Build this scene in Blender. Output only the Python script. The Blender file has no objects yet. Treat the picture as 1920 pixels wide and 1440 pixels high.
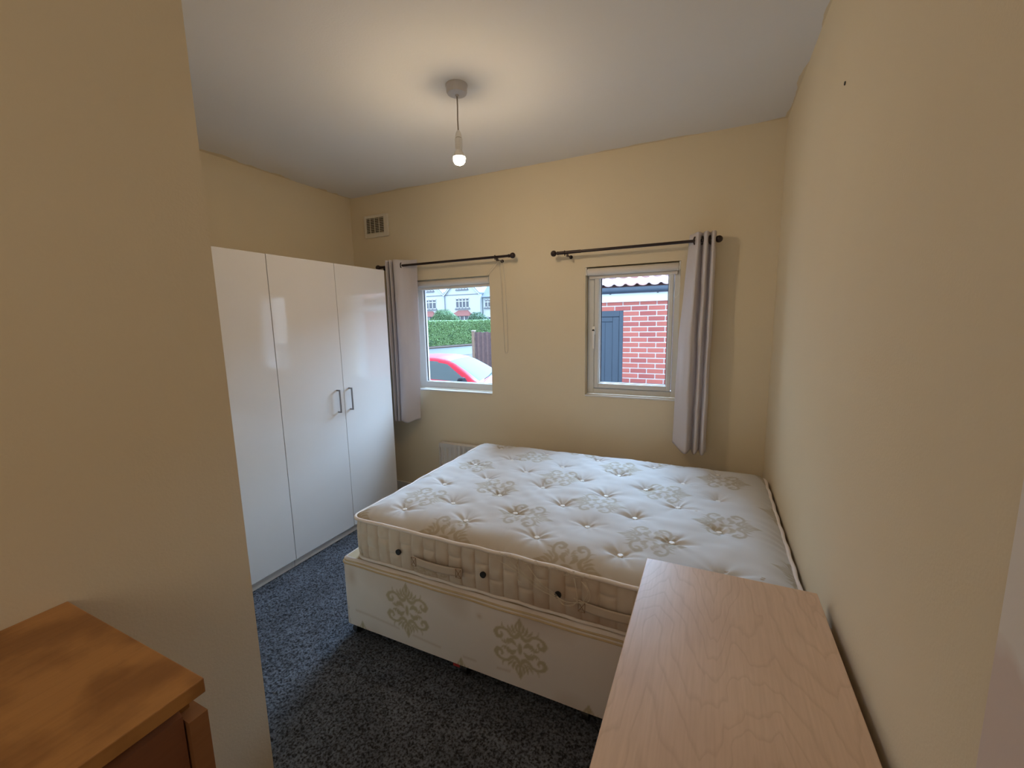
import bpy, bmesh, math, random
import numpy as np
from mathutils import Vector, Matrix
random.seed(7); rng = np.random.RandomState(7)
C = bpy.context.scene.collection
PI = math.pi

# ------------------------------------------------------------------ camera, sky, light, exposure
YAW, PITCH, ROLL, CZ, FPX = 0.44039, 0.14895, -0.020009, 1.5932, 795.96
cam_d = bpy.data.cameras.new('camera'); cam = bpy.data.objects.new('camera', cam_d); C.objects.link(cam)
cam_d.sensor_width = 36.0; cam_d.lens = FPX / 1920 * 36.0; cam_d.clip_start = 0.02; cam_d.clip_end = 400
_f = Vector((-math.sin(YAW) * math.cos(PITCH), math.cos(YAW) * math.cos(PITCH), -math.sin(PITCH)))
_r = Vector((math.cos(YAW), math.sin(YAW), 0)); _u = _r.cross(_f)
_r2 = math.cos(ROLL) * _r + math.sin(ROLL) * _u; _u2 = -math.sin(ROLL) * _r + math.cos(ROLL) * _u
cam.matrix_world = Matrix(((_r2.x, _u2.x, -_f.x, 0), (_r2.y, _u2.y, -_f.y, 0), (_r2.z, _u2.z, -_f.z, CZ), (0, 0, 0, 1)))
bpy.context.scene.camera = cam

world = bpy.data.worlds.new('overcast_sky'); bpy.context.scene.world = world; world.use_nodes = True
wn = world.node_tree.nodes; wl = world.node_tree.links; wn.clear()
w_out = wn.new('ShaderNodeOutputWorld'); w_bg = wn.new('ShaderNodeBackground')
w_tc = wn.new('ShaderNodeTexCoord'); w_no = wn.new('ShaderNodeTexNoise'); w_cr = wn.new('ShaderNodeValToRGB')
w_no.inputs['Scale'].default_value = 2.0; w_no.inputs['Detail'].default_value = 4
w_cr.color_ramp.elements[0].position = .3; w_cr.color_ramp.elements[0].color = (.60, .74, .90, 1)
w_cr.color_ramp.elements[1].position = .7; w_cr.color_ramp.elements[1].color = (.78, .88, 1.0, 1)
wl.new(w_tc.outputs['Generated'], w_no.inputs['Vector']); wl.new(w_no.outputs['Fac'], w_cr.inputs['Fac'])
wl.new(w_cr.outputs['Color'], w_bg.inputs['Color']); wl.new(w_bg.outputs[0], w_out.inputs[0])
w_bg.inputs['Strength'].default_value = 2.7

# hazy sun behind thin cloud, beyond the houses: comes in steeply through both windows
sun_d = bpy.data.lights.new('hazy_sun', 'SUN'); sun_d.energy = 22.0; sun_d.angle = math.radians(62); sun_d.color = (.45, .70, 1.0)
sun = bpy.data.objects.new('hazy_sun', sun_d); C.objects.link(sun)
sun.rotation_euler = Vector((-.12, -1.0, -.78)).to_track_quat('-Z', 'Y').to_euler()

# added fill light behind the camera, raises the room's ambient level
fill_d = bpy.data.lights.new('added_fill_light', 'AREA'); fill_d.energy = 5.5; fill_d.size = 1.0; fill_d.color = (1, .84, .66)
fill = bpy.data.objects.new('added_fill_light', fill_d); C.objects.link(fill); fill.location = (-.25, -1.15, 1.9)
fill.rotation_euler = Vector((-.25, 1, .05)).to_track_quat('-Z', 'Y').to_euler()
BULB_STRENGTH = 460.0

vs = bpy.context.scene.view_settings
vs.view_transform = 'Standard'; vs.look = 'None'; vs.gamma = 1.0; vs.use_curve_mapping = False; vs.exposure = 0.10

# ------------------------------------------------------------------ helpers
def mk(name, parent=None, mesh=None, mat=None):
    o = bpy.data.objects.new(name, mesh); C.objects.link(o)
    if parent: o.parent = parent
    if mat is not None and mesh is not None:
        for m in (mat if isinstance(mat, (list, tuple)) else [mat]): mesh.materials.append(m)
    return o
def tag(o, label=None, cat=None, group=None, kind=None):
    if label: o['label'] = label
    if cat: o['category'] = cat
    if group: o['group'] = group
    if kind: o['kind'] = kind
    return o
def thing(name, label, cat, loc=(0, 0, 0), group=None):
    o = bpy.data.objects.new(name, None); C.objects.link(o); o.location = loc; o.empty_display_size = .05
    return tag(o, label, cat, group)

class MB:
    """collects shapes in WORLD coordinates; build() links them as one mesh, placed relative to its parent"""
    def __init__(s): s.v = []; s.f = []; s.mi = []; s.cur = 0
    def add(s, vs_, fs):
        n = len(s.v); s.v += [tuple(p) for p in vs_]; s.f += [tuple(i + n for i in f) for f in fs]; s.mi += [s.cur] * len(fs); return s
    def box(s, x0, x1, y0, y1, z0, z1, b=0.0):
        if x1 < x0: x0, x1 = x1, x0
        if y1 < y0: y0, y1 = y1, y0
        if z1 < z0: z0, z1 = z1, z0
        b = min(b, .45 * min(x1 - x0, y1 - y0, z1 - z0))
        if b <= 0:
            p = [(x, y, z) for z in (z0, z1) for y in (y0, y1) for x in (x0, x1)]
            return s.add(p, [(0, 2, 3, 1), (4, 5, 7, 6), (0, 1, 5, 4), (2, 6, 7, 3), (0, 4, 6, 2), (1, 3, 7, 5)])
        bm = bmesh.new(); bmesh.ops.create_cube(bm, size=1)
        for v in bm.verts: v.co = Vector(((x0 + x1) / 2 + v.co.x * (x1 - x0), (y0 + y1) / 2 + v.co.y * (y1 - y0), (z0 + z1) / 2 + v.co.z * (z1 - z0)))
        bmesh.ops.bevel(bm, geom=list(bm.edges), offset=b, segments=2, affect='EDGES', profile=.5)
        bm.verts.index_update()
        s.add([v.co[:] for v in bm.verts], [[v.index for v in f.verts] for f in bm.faces]); bm.free(); return s
    def prism(s, pts, axis, a, b):
        """2D outline extruded along axis between a and b; pts in the other two axes (in xyz order)"""
        def P(p, t):
            q = list(p); q.insert(axis, t); return tuple(q)
        n = len(pts); V = [P(p, a) for p in pts] + [P(p, b) for p in pts]
        F = [tuple(range(n))[::-1], tuple(range(n, 2 * n))] + [(i, (i + 1) % n, n + (i + 1) % n, n + i) for i in range(n)]
        return s.add(V, F)
    def tube(s, path, r, n=8, caps=True, closed=False):
        path = [Vector(p) for p in path]; m = len(path); rs = r if isinstance(r, (list, tuple)) else [r] * m
        V = []; prev = None
        for i, p in enumerate(path):
            t = (path[(i + 1) % m] - path[i - 1]) if closed else (path[min(i + 1, m - 1)] - path[max(i - 1, 0)])
            t.normalize()
            if prev is None: a = t.orthogonal().normalized()
            else: a = (prev - t * prev.dot(t)).normalized()
            prev = a; b = t.cross(a)
            for k in range(n):
                th = 2 * PI * k / n; V.append(tuple(p + (a * math.cos(th) + b * math.sin(th)) * rs[i]))
        F = []
        for i in range(m if closed else m - 1):
            j = (i + 1) % m
            F += [(i * n + k, i * n + (k + 1) % n, j * n + (k + 1) % n, j * n + k) for k in range(n)]
        if caps and not closed: F += [tuple(range(n))[::-1], tuple(range((m - 1) * n, m * n))]
        return s.add(V, F)
    def lathe(s, c, prof, n=24, axis=2):
        """profile of (radius, height) about an axis through c"""
        V = []
        for r, h in prof:
            for k in range(n):
                th = 2 * PI * k / n; p = [math.cos(th) * r, math.sin(th) * r]; p.insert(axis, h); V.append((c[0] + p[0], c[1] + p[1], c[2] + p[2]))
        m = len(prof); F = []
        for i in range(m - 1): F += [(i * n + k, i * n + (k + 1) % n, (i + 1) * n + (k + 1) % n, (i + 1) * n + k) for k in range(n)]
        F += [tuple(range(n))[::-1], tuple(range((m - 1) * n, m * n))]
        return s.add(V, F)
    def grid(s, A):
        """A: array (n, m, 3)"""
        n, m = A.shape[:2]
        return s.add(A.reshape(-1, 3).tolist(), [(i * m + j, i * m + j + 1, (i + 1) * m + j + 1, (i + 1) * m + j) for i in range(n - 1) for j in range(m - 1)])
    def build(s, name, mat, parent=None, smooth=False, label=None):
        me = bpy.data.meshes.new(name); off = Vector((0, 0, 0)); q = parent
        while q is not None: off += q.location; q = q.parent
        me.from_pydata([(x - off.x, y - off.y, z - off.z) for x, y, z in s.v], [], s.f)
        bm = bmesh.new(); bm.from_mesh(me); bmesh.ops.recalc_face_normals(bm, faces=bm.faces); bm.to_mesh(me); bm.free()
        o = mk(name, parent, me, mat)
        if any(s.mi): me.polygons.foreach_set('material_index', s.mi)
        if smooth:
            me.polygons.foreach_set('use_smooth', [True] * len(me.polygons))
            if smooth == 'auto': me.set_sharp_from_angle(angle=math.radians(35))
        if label: o['label'] = label
        return o

def np_grid_mesh(name, A, mat, parent=None, attrs=None, flip=False):
    """fast smooth grid mesh from numpy array (n,m,3) in world coordinates"""
    n, m = A.shape[:2]; off = np.zeros(3); q = parent
    while q is not None: off += np.array(q.location); q = q.parent
    V = (A - off).reshape(-1, 3).astype(np.float32)
    I = np.arange(n * m).reshape(n, m); F = np.stack([I[:-1, :-1], I[:-1, 1:], I[1:, 1:], I[1:, :-1]], -1).reshape(-1, 4)
    if flip: F = F[:, ::-1]
    me = bpy.data.meshes.new(name); me.vertices.add(n * m); me.vertices.foreach_set('co', V.ravel())
    me.loops.add(F.size); me.loops.foreach_set('vertex_index', F.ravel().astype(np.int32))
    me.polygons.add(len(F)); me.polygons.foreach_set('loop_start', (np.arange(len(F)) * 4).astype(np.int32))
    me.polygons.foreach_set('loop_total', np.full(len(F), 4, np.int32)) if False else None
    me.update(calc_edges=True)
    me.polygons.foreach_set('use_smooth', [True] * len(me.polygons))
    for k, a in (attrs or {}).items():
        at = me.attributes.new(k, 'FLOAT', 'POINT'); at.data.foreach_set('value', a.astype(np.float32).ravel())
    return mk(name, parent, me, mat)

# ------------------------------------------------------------------ materials
def new_mat(name):
    m = bpy.data.materials.new(name); m.use_nodes = True
    return m, m.node_tree.nodes, m.node_tree.links, m.node_tree.nodes['Principled BSDF']
def mat(name, col, rough=.6, metal=0, var=.06, vscale=8, bump=0, bscale=200, coat=0, spec=.5, sheen=0):
    m, N, L, P = new_mat(name)
    tc = N.new('ShaderNodeTexCoord'); no = N.new('ShaderNodeTexNoise'); no.inputs['Scale'].default_value = vscale; no.inputs['Detail'].default_value = 4
    mx = N.new('ShaderNodeMixRGB'); mx.inputs[1].default_value = (*[c * (1 - var) for c in col], 1); mx.inputs[2].default_value = (*[min(1, c * (1 + var)) for c in col], 1)
    L.new(tc.outputs['Object'], no.inputs['Vector']); L.new(no.outputs['Fac'], mx.inputs[0]); L.new(mx.outputs[0], P.inputs['Base Color'])
    P.inputs['Roughness'].default_value = rough; P.inputs['Metallic'].default_value = metal
    P.inputs['Specular IOR Level'].default_value = spec; P.inputs['Coat Weight'].default_value = coat; P.inputs['Coat Roughness'].default_value = .04
    if sheen: P.inputs['Sheen Weight'].default_value = sheen
    if bump:
        n2 = N.new('ShaderNodeTexNoise'); n2.inputs['Scale'].default_value = bscale; n2.inputs['Detail'].default_value = 3
        b = N.new('ShaderNodeBump'); b.inputs['Strength'].default_value = bump; b.inputs['Distance'].default_value = .002
        L.new(tc.outputs['Object'], n2.inputs['Vector']); L.new(n2.outputs['Fac'], b.inputs['Height']); L.new(b.outputs[0], P.inputs['Normal'])
    return m
CREAM = (.76, .66, .48)
M = {}
M['wall'] = mat('cream_wall_paint', CREAM, .75, var=.035, vscale=2.2, bump=.25, bscale=160, spec=.25)
M['white_paint'] = mat('white_gloss_paint', (.76, .75, .72), .35, var=.03)
M['upvc'] = mat('white_plastic_frame', (.70, .71, .70), .3, var=.02)
M['gasket'] = mat('black_rubber', (.012, .012, .016), .6)
M['door_gloss'] = mat('white_gloss_laminate', (.82, .80, .78), .06, var=.01, spec=.5, coat=.35)
M['carcass'] = mat('white_melamine', (.78, .77, .75), .45, var=.01)
M['dark_gap'] = mat('shadow_gap_board', (.10, .09, .08), .8)
M['steel'] = mat('brushed_nickel', (.30, .30, .32), .35, metal=1)
M['pole'] = mat('dark_bronze_pole', (.030, .018, .017), .35, metal=.4, spec=.5)
M['plastic_w'] = mat('white_plastic', (.86, .85, .82), .35, var=.02)
M['rose'] = mat('grey_plastic', (.55, .52, .50), .3, var=.02)
M['vent_p'] = mat('cream_plastic', (.72, .66, .54), .5, var=.03)
M['vent_dark'] = mat('vent_cavity', (.10, .08, .06), .9)
M['radiator'] = mat('radiator_enamel', (.66, .62, .56), .35, var=.02)
M['black'] = mat('black_plastic', (.012, .012, .013), .5)
M['thread'] = mat('loose_thread', (.70, .62, .50), .9)
M['button'] = mat('tuft_washer', (.80, .78, .74), .5)
M['cord'] = mat('blind_chain', (.55, .50, .42), .5)
M['flex'] = mat('lamp_flex', (.32, .27, .20), .5)
M['blind'] = mat('blind_fabric', (.76, .71, .65), .85, bump=.2, bscale=500)
M['red_tag'] = mat('red_tag', (.35, .02, .02), .6)

def fabric_curtain():
    m, N, L, P = new_mat('curtain_fabric')
    P.inputs['Base Color'].default_value = (.85, .80, .82, 1); P.inputs['Roughness'].default_value = .85; P.inputs['Sheen Weight'].default_value = .25
    tr = N.new('ShaderNodeBsdfTranslucent'); tr.inputs['Color'].default_value = (.55, .52, .55, 1)
    mx = N.new('ShaderNodeMixShader'); mx.inputs[0].default_value = .30
    out = N['Material Output']; L.new(P.outputs[0], mx.inputs[1]); L.new(tr.outputs[0], mx.inputs[2]); L.new(mx.outputs[0], out.inputs[0])
    tc = N.new('ShaderNodeTexCoord'); no = N.new('ShaderNodeTexNoise'); no.inputs['Scale'].default_value = 90; b = N.new('ShaderNodeBump'); b.inputs['Strength'].default_value = .3; b.inputs['Distance'].default_value = .003
    L.new(tc.outputs['Object'], no.inputs['Vector']); L.new(no.outputs['Fac'], b.inputs['Height']); L.new(b.outputs[0], P.inputs['Normal'])
    return m
M['curtain'] = fabric_curtain()

def ceiling_mat():
    """white ceiling paint; the cream wall paint strays over the edge in an uneven line"""
    m, N, L, P = new_mat('white_ceiling_paint')
    g = N.new('ShaderNodeNewGeometry'); sp = N.new('ShaderNodeSeparateXYZ'); L.new(g.outputs['Position'], sp.inputs[0])
    def M_(op, a, b):
        n = N.new('ShaderNodeMath'); n.operation = op
        for i, q in enumerate((a, b)):
            if isinstance(q, (int, float)): n.inputs[i].default_value = q
            else: L.new(q, n.inputs[i])
        return n.outputs[0]
    no = N.new('ShaderNodeTexNoise'); no.inputs['Scale'].default_value = 3.5; no.inputs['Detail'].default_value = 5; L.new(g.outputs['Position'], no.inputs['Vector'])
    dl = M_('SUBTRACT', sp.outputs[0], -3.035); db = M_('SUBTRACT', 3.061, sp.outputs[1]); dr = M_('SUBTRACT', .338, sp.outputs[0])
    d = M_('MINIMUM', M_('MULTIPLY', dl, .45), M_('MINIMUM', M_('MULTIPLY', db, 1.6), M_('MULTIPLY', dr, 2.0)))
    th = M_('MULTIPLY', M_('SUBTRACT', no.outputs['Fac'], .42), .16)
    f = M_('LESS_THAN', d, th)
    mx = N.new('ShaderNodeMixRGB'); mx.inputs[1].default_value = (.79, .775, .75, 1); mx.inputs[2].default_value = (*CREAM, 1)
    L.new(f, mx.inputs[0]); L.new(mx.outputs[0], P.inputs['Base Color']); P.inputs['Roughness'].default_value = .85; P.inputs['Specular IOR Level'].default_value = .2
    n2 = N.new('ShaderNodeTexNoise'); n2.inputs['Scale'].default_value = 120; b = N.new('ShaderNodeBump'); b.inputs['Strength'].default_value = .2; b.inputs['Distance'].default_value = .002
    L.new(g.outputs['Position'], n2.inputs['Vector']); L.new(n2.outputs['Fac'], b.inputs['Height']); L.new(b.outputs[0], P.inputs['Normal'])
    return m
M['ceiling'] = ceiling_mat()

def wood_mat(name, base, dark, sx=5.0, sy=1.1, rings=9.0, strength=.5, rough=.38, stains=False, leaf=.085, grow=14.0, steep=60.0):
    m, N, L, P = new_mat(name)
    tc = N.new('ShaderNodeTexCoord'); mp = N.new('ShaderNodeMapping'); mp.inputs['Scale'].default_value = (sx, sy, sx)
    L.new(tc.outputs['Object'], mp.inputs['Vector'])
    no = N.new('ShaderNodeTexNoise'); no.inputs['Scale'].default_value = 1.0; no.inputs['Detail'].default_value = 3; no.inputs['Distortion'].default_value = .3
    L.new(mp.outputs[0], no.inputs['Vector'])
    sp = N.new('ShaderNodeSeparateXYZ'); L.new(tc.outputs['Object'], sp.inputs[0])
    def mt(op, *ins):
        q = N.new('ShaderNodeMath'); q.operation = op
        for i, v_ in enumerate(ins):
            if isinstance(v_, (int, float)): q.inputs[i].default_value = v_
            else: L.new(v_, q.inputs[i])
        return q.outputs[0]
    pp = mt('PINGPONG', mt('ADD', sp.outputs[0], mt('MULTIPLY', no.outputs['Fac'], .09)), leaf)
    mu = N.new('ShaderNodeMath'); mu.operation = 'ADD'
    L.new(mt('SUBTRACT', mt('MULTIPLY', pp, steep), mt('MULTIPLY', sp.outputs[1], grow)), mu.inputs[0]); L.new(mt('MULTIPLY', no.outputs['Fac'], rings), mu.inputs[1])
    fr = N.new('ShaderNodeMath'); fr.operation = 'FRACT'; L.new(mu.outputs[0], fr.inputs[0])
    cr = N.new('ShaderNodeValToRGB'); e = cr.color_ramp.elements
    e[0].position = 0; e[0].color = (*base, 1); e[1].position = 1; e[1].color = (*base, 1)
    k = cr.color_ramp.elements.new(.70); k.color = (*base, 1)
    k = cr.color_ramp.elements.new(.90); k.color = (*[b * (1 - strength) + d * strength for b, d in zip(base, dark)], 1)
    L.new(fr.outputs[0], cr.inputs['Fac'])
    fi = N.new('ShaderNodeTexNoise'); mp2 = N.new('ShaderNodeMapping'); mp2.inputs['Scale'].default_value = (160, 8, 160); fi.inputs['Scale'].default_value = 1; fi.inputs['Detail'].default_value = 3
    L.new(tc.outputs['Object'], mp2.inputs['Vector']); L.new(mp2.outputs[0], fi.inputs['Vector'])
    mx = N.new('ShaderNodeMixRGB'); mx.blend_type = 'MULTIPLY'; mx.inputs[0].default_value = .30
    c2 = N.new('ShaderNodeValToRGB'); c2.color_ramp.elements[0].color = (.72, .66, .60, 1); c2.color_ramp.elements[1].color = (1, 1, 1, 1); c2.color_ramp.elements[0].position = .3; c2.color_ramp.elements[1].position = .65
    L.new(fi.outputs['Fac'], c2.inputs['Fac']); L.new(cr.outputs[0], mx.inputs[1]); L.new(c2.outputs[0], mx.inputs[2])
    bl = N.new('ShaderNodeTexNoise'); bl.inputs['Scale'].default_value = 9 if stains else 3; bl.inputs['Detail'].default_value = 5
    L.new(tc.outputs['Object'], bl.inputs['Vector'])
    c3 = N.new('ShaderNodeValToRGB'); c3.color_ramp.elements[0].color = (.50, .42, .36, 1) if stains else (.86, .82, .80, 1); c3.color_ramp.elements[1].color = (1, 1, 1, 1); c3.color_ramp.elements[0].position = .40 if stains else .35; c3.color_ramp.elements[1].position = .58
    L.new(bl.outputs['Fac'], c3.inputs['Fac'])
    m3 = N.new('ShaderNodeMixRGB'); m3.blend_type = 'MULTIPLY'; m3.inputs[0].default_value = .7
    L.new(mx.outputs[0], m3.inputs[1]); L.new(c3.outputs[0], m3.inputs[2]); L.new(m3.outputs[0], P.inputs['Base Color'])
    P.inputs['Roughness'].default_value = rough
    return m
M['birch'] = wood_mat('birch_veneer', (.68, .48, .325), (.46, .29, .17), sx=6, sy=2.2, rings=7.5, strength=.30, leaf=.125, grow=8.0, steep=26.0)
M['birch_dim'] = wood_mat('dimmed_worn_birch', (.44, .21, .065), (.24, .10, .03), rings=6, strength=.16, grow=4, steep=30, rough=.45, stains=True)  # tone darkened to stand for dim light on this chest; blotches are stains
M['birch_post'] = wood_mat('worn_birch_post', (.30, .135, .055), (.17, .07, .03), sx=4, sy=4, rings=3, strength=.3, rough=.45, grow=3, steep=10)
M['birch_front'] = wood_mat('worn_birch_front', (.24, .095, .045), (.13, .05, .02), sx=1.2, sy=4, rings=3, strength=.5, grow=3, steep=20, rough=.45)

def attr_fabric(name, base, printed, dirt_shade, rough=.8, weave=900):
    """fabric whose woven print, stains and painted shade come from mesh attributes"""
    m, N, L, P = new_mat(name)
    a = N.new('ShaderNodeAttribute'); a.attribute_name = 'print'; d = N.new('ShaderNodeAttribute'); d.attribute_name = 'dirt_shade'
    m1 = N.new('ShaderNodeMixRGB'); m1.inputs[1].default_value = (*base, 1); m1.inputs[2].default_value = (*printed, 1); L.new(a.outputs['Fac'], m1.inputs[0])
    m2 = N.new('ShaderNodeMixRGB'); m2.blend_type = 'MULTIPLY'; m2.inputs[2].default_value = (*dirt_shade, 1); L.new(d.outputs['Fac'], m2.inputs[0]); L.new(m1.outputs[0], m2.inputs[1])
    L.new(m2.outputs[0], P.inputs['Base Color']); P.inputs['Roughness'].default_value = rough; P.inputs['Sheen Weight'].default_value = .15; P.inputs['Specular IOR Level'].default_value = .3
    tc = N.new('ShaderNodeTexCoord'); no = N.new('ShaderNodeTexNoise'); no.inputs['Scale'].default_value = weave
    b = N.new('ShaderNodeBump'); b.inputs['Strength'].default_value = .15; b.inputs['Distance'].default_value = .001
    L.new(tc.outputs['Object'], no.inputs['Vector']); L.new(no.outputs['Fac'], b.inputs['Height']); L.new(b.outputs[0], P.inputs['Normal'])
    return m
M['ticking'] = attr_fabric('mattress_ticking', (.61, .605, .60), (.46, .42, .345), (.70, .55, .38))
M['border'] = attr_fabric('mattress_border_fabric', (.76, .68, .58), (.60, .50, .34), (.58, .44, .34))
M['divan'] = attr_fabric('divan_fabric', (.80, .725, .675), (.53, .45, .30), (.62, .50, .38))
M['stitch'] = mat('brown_stitching', (.30, .19, .11), .9)
M['piping'] = mat('piping_tape', (.80, .73, .68), .85, bump=.3, bscale=300)
M['band'] = mat('divan_band_tape', (.60, .46, .28), .85, var=.15, vscale=30)

def carpet_mat():
    m, N, L, P = new_mat('grey_carpet')
    g = N.new('ShaderNodeTexCoord'); no = N.new('ShaderNodeTexNoise'); no.inputs['Scale'].default_value = 110; no.inputs['Detail'].default_value = 4
    L.new(g.outputs['Object'], no.inputs['Vector'])
    cr = N.new('ShaderNodeValToRGB'); e = cr.color_ramp.elements
    e[0].position = .38; e[0].color = (.020, .021, .025, 1); e[1].position = .62; e[1].color = (.155, .170, .205, 1)
    L.new(no.outputs['Fac'], cr.inputs['Fac'])
    n2 = N.new('ShaderNodeTexNoise'); n2.inputs['Scale'].default_value = 5; n2.inputs['Detail'].default_value = 3; L.new(g.outputs['Object'], n2.inputs['Vector'])
    c2 = N.new('ShaderNodeValToRGB'); c2.color_ramp.elements[0].color = (.7, .7, .7, 1); c2.color_ramp.elements[0].position = .35; c2.color_ramp.elements[1].position = .65
    L.new(n2.outputs['Fac'], c2.inputs['Fac'])
    mx = N.new('ShaderNodeMixRGB'); mx.blend_type = 'MULTIPLY'; mx.inputs[0].default_value = 1; L.new(cr.outputs[0], mx.inputs[1]); L.new(c2.outputs[0], mx.inputs[2])
    L.new(mx.outputs[0], P.inputs['Base Color']); P.inputs['Roughness'].default_value = .95; P.inputs['Specular IOR Level'].default_value = .1; P.inputs['Sheen Weight'].default_value = .2
    return m
M['carpet'] = carpet_mat()

def pane_mat(name='window_glass', tint=(.97, .985, 1.0), refl=.06):
    m, N, L, P = new_mat(name); N.remove(P)
    t = N.new('ShaderNodeBsdfTransparent'); t.inputs[0].default_value = (*tint, 1)
    gl = N.new('ShaderNodeBsdfGlossy'); gl.inputs['Roughness'].default_value = .01
    lw = N.new('ShaderNodeLayerWeight'); lw.inputs['Blend'].default_value = .12
    mu = N.new('ShaderNodeMath'); mu.operation = 'MULTIPLY'; mu.inputs[1].default_value = .7; L.new(lw.outputs['Fresnel'], mu.inputs[0])
    mx = N.new('ShaderNodeMixShader'); L.new(mu.outputs[0], mx.inputs[0]); L.new(t.outputs[0], mx.inputs[1]); L.new(gl.outputs[0], mx.inputs[2])
    L.new(mx.outputs[0], N['Material Output'].inputs[0]); return m
M['pane'] = pane_mat()

def plaster_mat():
    """bare pinkish plaster with a strip of white paint above an uneven edge"""
    m, N, L, P = new_mat('bare_plaster')
    g = N.new('ShaderNodeNewGeometry'); sp = N.new('ShaderNodeSeparateXYZ'); L.new(g.outputs['Position'], sp.inputs[0])
    no = N.new('ShaderNodeTexNoise'); no.inputs['Scale'].default_value = 18; L.new(g.outputs['Position'], no.inputs['Vector'])
    a = N.new('ShaderNodeMath'); a.operation = 'MULTIPLY_ADD'; a.inputs[1].default_value = .06; L.new(no.outputs['Fac'], a.inputs[0]); L.new(sp.outputs[2], a.inputs[2])
    mr = N.new('ShaderNodeMapRange'); mr.inputs['From Min'].default_value = 1.205; mr.inputs['From Max'].default_value = 1.235; L.new(a.outputs[0], mr.inputs['Value'])
    mx = N.new('ShaderNodeMixRGB'); mx.inputs[1].default_value = (.70, .59, .54, 1); mx.inputs[2].default_value = (.80, .76, .72, 1); L.new(mr.outputs[0], mx.inputs[0])
    L.new(mx.outputs[0], P.inputs['Base Color']); P.inputs['Roughness'].default_value = .7
    return m
M['plaster'] = plaster_mat()

# ------------------------------------------------------------------ the room
D, R, Lx, H = 3.061, .338, -3.035, 2.71
NX, NY = -1.204, .715            # corner of the partition beside the camera
YB = -1.5                        # wall behind the camera
T = .30
W1 = (-2.41, -1.623, .989, 1.95); W2 = (-.843, -.205, 1.022, 1.958)
GZ = -.55                        # ground outside

def struct(name, mb, m, **k):
    o = mb.build(name, m, **k); o['kind'] = 'structure'; return o
def wall_with_holes(mb, x0, x1, z0, z1, y0, y1, holes):
    xs = sorted({x0, x1, *[h[0] for h in holes], *[h[1] for h in holes]}); zs = sorted({z0, z1, *[h[2] for h in holes], *[h[3] for h in holes]})
    def solid(i, j):
        if not (0 <= i < len(xs) - 1 and 0 <= j < len(zs) - 1): return False
        cx, cz = (xs[i] + xs[i + 1]) / 2, (zs[j] + zs[j + 1]) / 2
        return not any(h[0] < cx < h[1] and h[2] < cz < h[3] for h in holes)
    for i in range(len(xs) - 1):
        for j in range(len(zs) - 1):
            if not solid(i, j): continue
            a, b, c, d = xs[i], xs[i + 1], zs[j], zs[j + 1]
            mb.add([(a, y0, c), (b, y0, c), (b, y0, d), (a, y0, d)], [(0, 1, 2, 3)]); mb.add([(a, y1, c), (b, y1, c), (b, y1, d), (a, y1, d)], [(3, 2, 1, 0)])
            if not solid(i - 1, j): mb.add([(a, y0, c), (a, y0, d), (a, y1, d), (a, y1, c)], [(0, 1, 2, 3)])
            if not solid(i + 1, j): mb.add([(b, y0, c), (b, y1, c), (b, y1, d), (b, y0, d)], [(0, 1, 2, 3)])
            if not solid(i, j - 1): mb.add([(a, y0, c), (a, y1, c), (b, y1, c), (b, y0, c)], [(0, 1, 2, 3)])
            if not solid(i, j + 1): mb.add([(a, y0, d), (b, y0, d), (b, y1, d), (a, y1, d)], [(0, 1, 2, 3)])

def nrm(o):
    me = o.data; bm = bmesh.new(); bm.from_mesh(me); bmesh.ops.remove_doubles(bm, verts=bm.verts, dist=1e-5); bmesh.ops.recalc_face_normals(bm, faces=bm.faces); bm.to_mesh(me); bm.free()
mb = MB(); wall_with_holes(mb, Lx - .2, R + .2, -.1, H, D, D + .16, [W1, W2]); o = struct('wall_back', mb, M['wall']); nrm(o)
M['render'] = mat('white_roughcast', (.78, .79, .80), .95, bump=1.0, bscale=90)
mb = MB(); wall_with_holes(mb, Lx - .2, R + .2, GZ, 3.2, D + .16, D + T, [(W1[0] - .058, W1[1] + .02, W1[2], W1[3]), (W2[0] + .02, W2[1] - .02, W2[2], W2[3])]); o = struct('wall_outside', mb, M['render']); nrm(o)
struct('wall_left', MB().box(Lx - .2, Lx, NY, D, -.1, H), M['wall'])
struct('wall_right', MB().box(R, R + .2, YB, D, -.1, H), M['wall'])
struct('wall_partition', MB().box(Lx - .2, NX, YB, NY, -.1, H), M['wall'])
struct('wall_front', MB().box(NX, R, YB - .2, YB, -.1, H), M['wall'])
struct('ceiling', MB().box(Lx - .2, R + .2, YB - .2, D + .16, H, H + .2), M['ceiling'])
struct('trim_1', MB().box(R - .006, R + .001, .30, .672, 0, 2.2, .002), M['plaster'], label='bare pinkish plaster strip on the right wall, white above')
# carpet: a dense uneven pile surface
nx_, ny_ = 680, 560
gx = np.linspace(Lx, R, nx_); gy = np.linspace(.3, D, ny_); GX, GY = np.meshgrid(gx, gy, indexing='ij')
def smooth_noise(n, m, k):
    a = rng.rand(n // k + 3, m // k + 3); xi = np.arange(n) / k; yi = np.arange(m) / k
    x0 = xi.astype(int); y0 = yi.astype(int); fx = (xi - x0)[:, None]; fy = (yi - y0)[None]
    fx = fx * fx * (3 - 2 * fx); fy = fy * fy * (3 - 2 * fy)
    return (a[x0][:, y0] * (1 - fx) * (1 - fy) + a[x0 + 1][:, y0] * fx * (1 - fy) + a[x0][:, y0 + 1] * (1 - fx) * fy + a[x0 + 1][:, y0 + 1] * fx * fy)
Z = rng.rand(nx_, ny_) * .0045 + smooth_noise(nx_, ny_, 3) * .006 - .009
A = np.stack([GX + (rng.rand(nx_, ny_) - .5) * .003, GY + (rng.rand(nx_, ny_) - .5) * .003, Z], -1)
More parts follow.
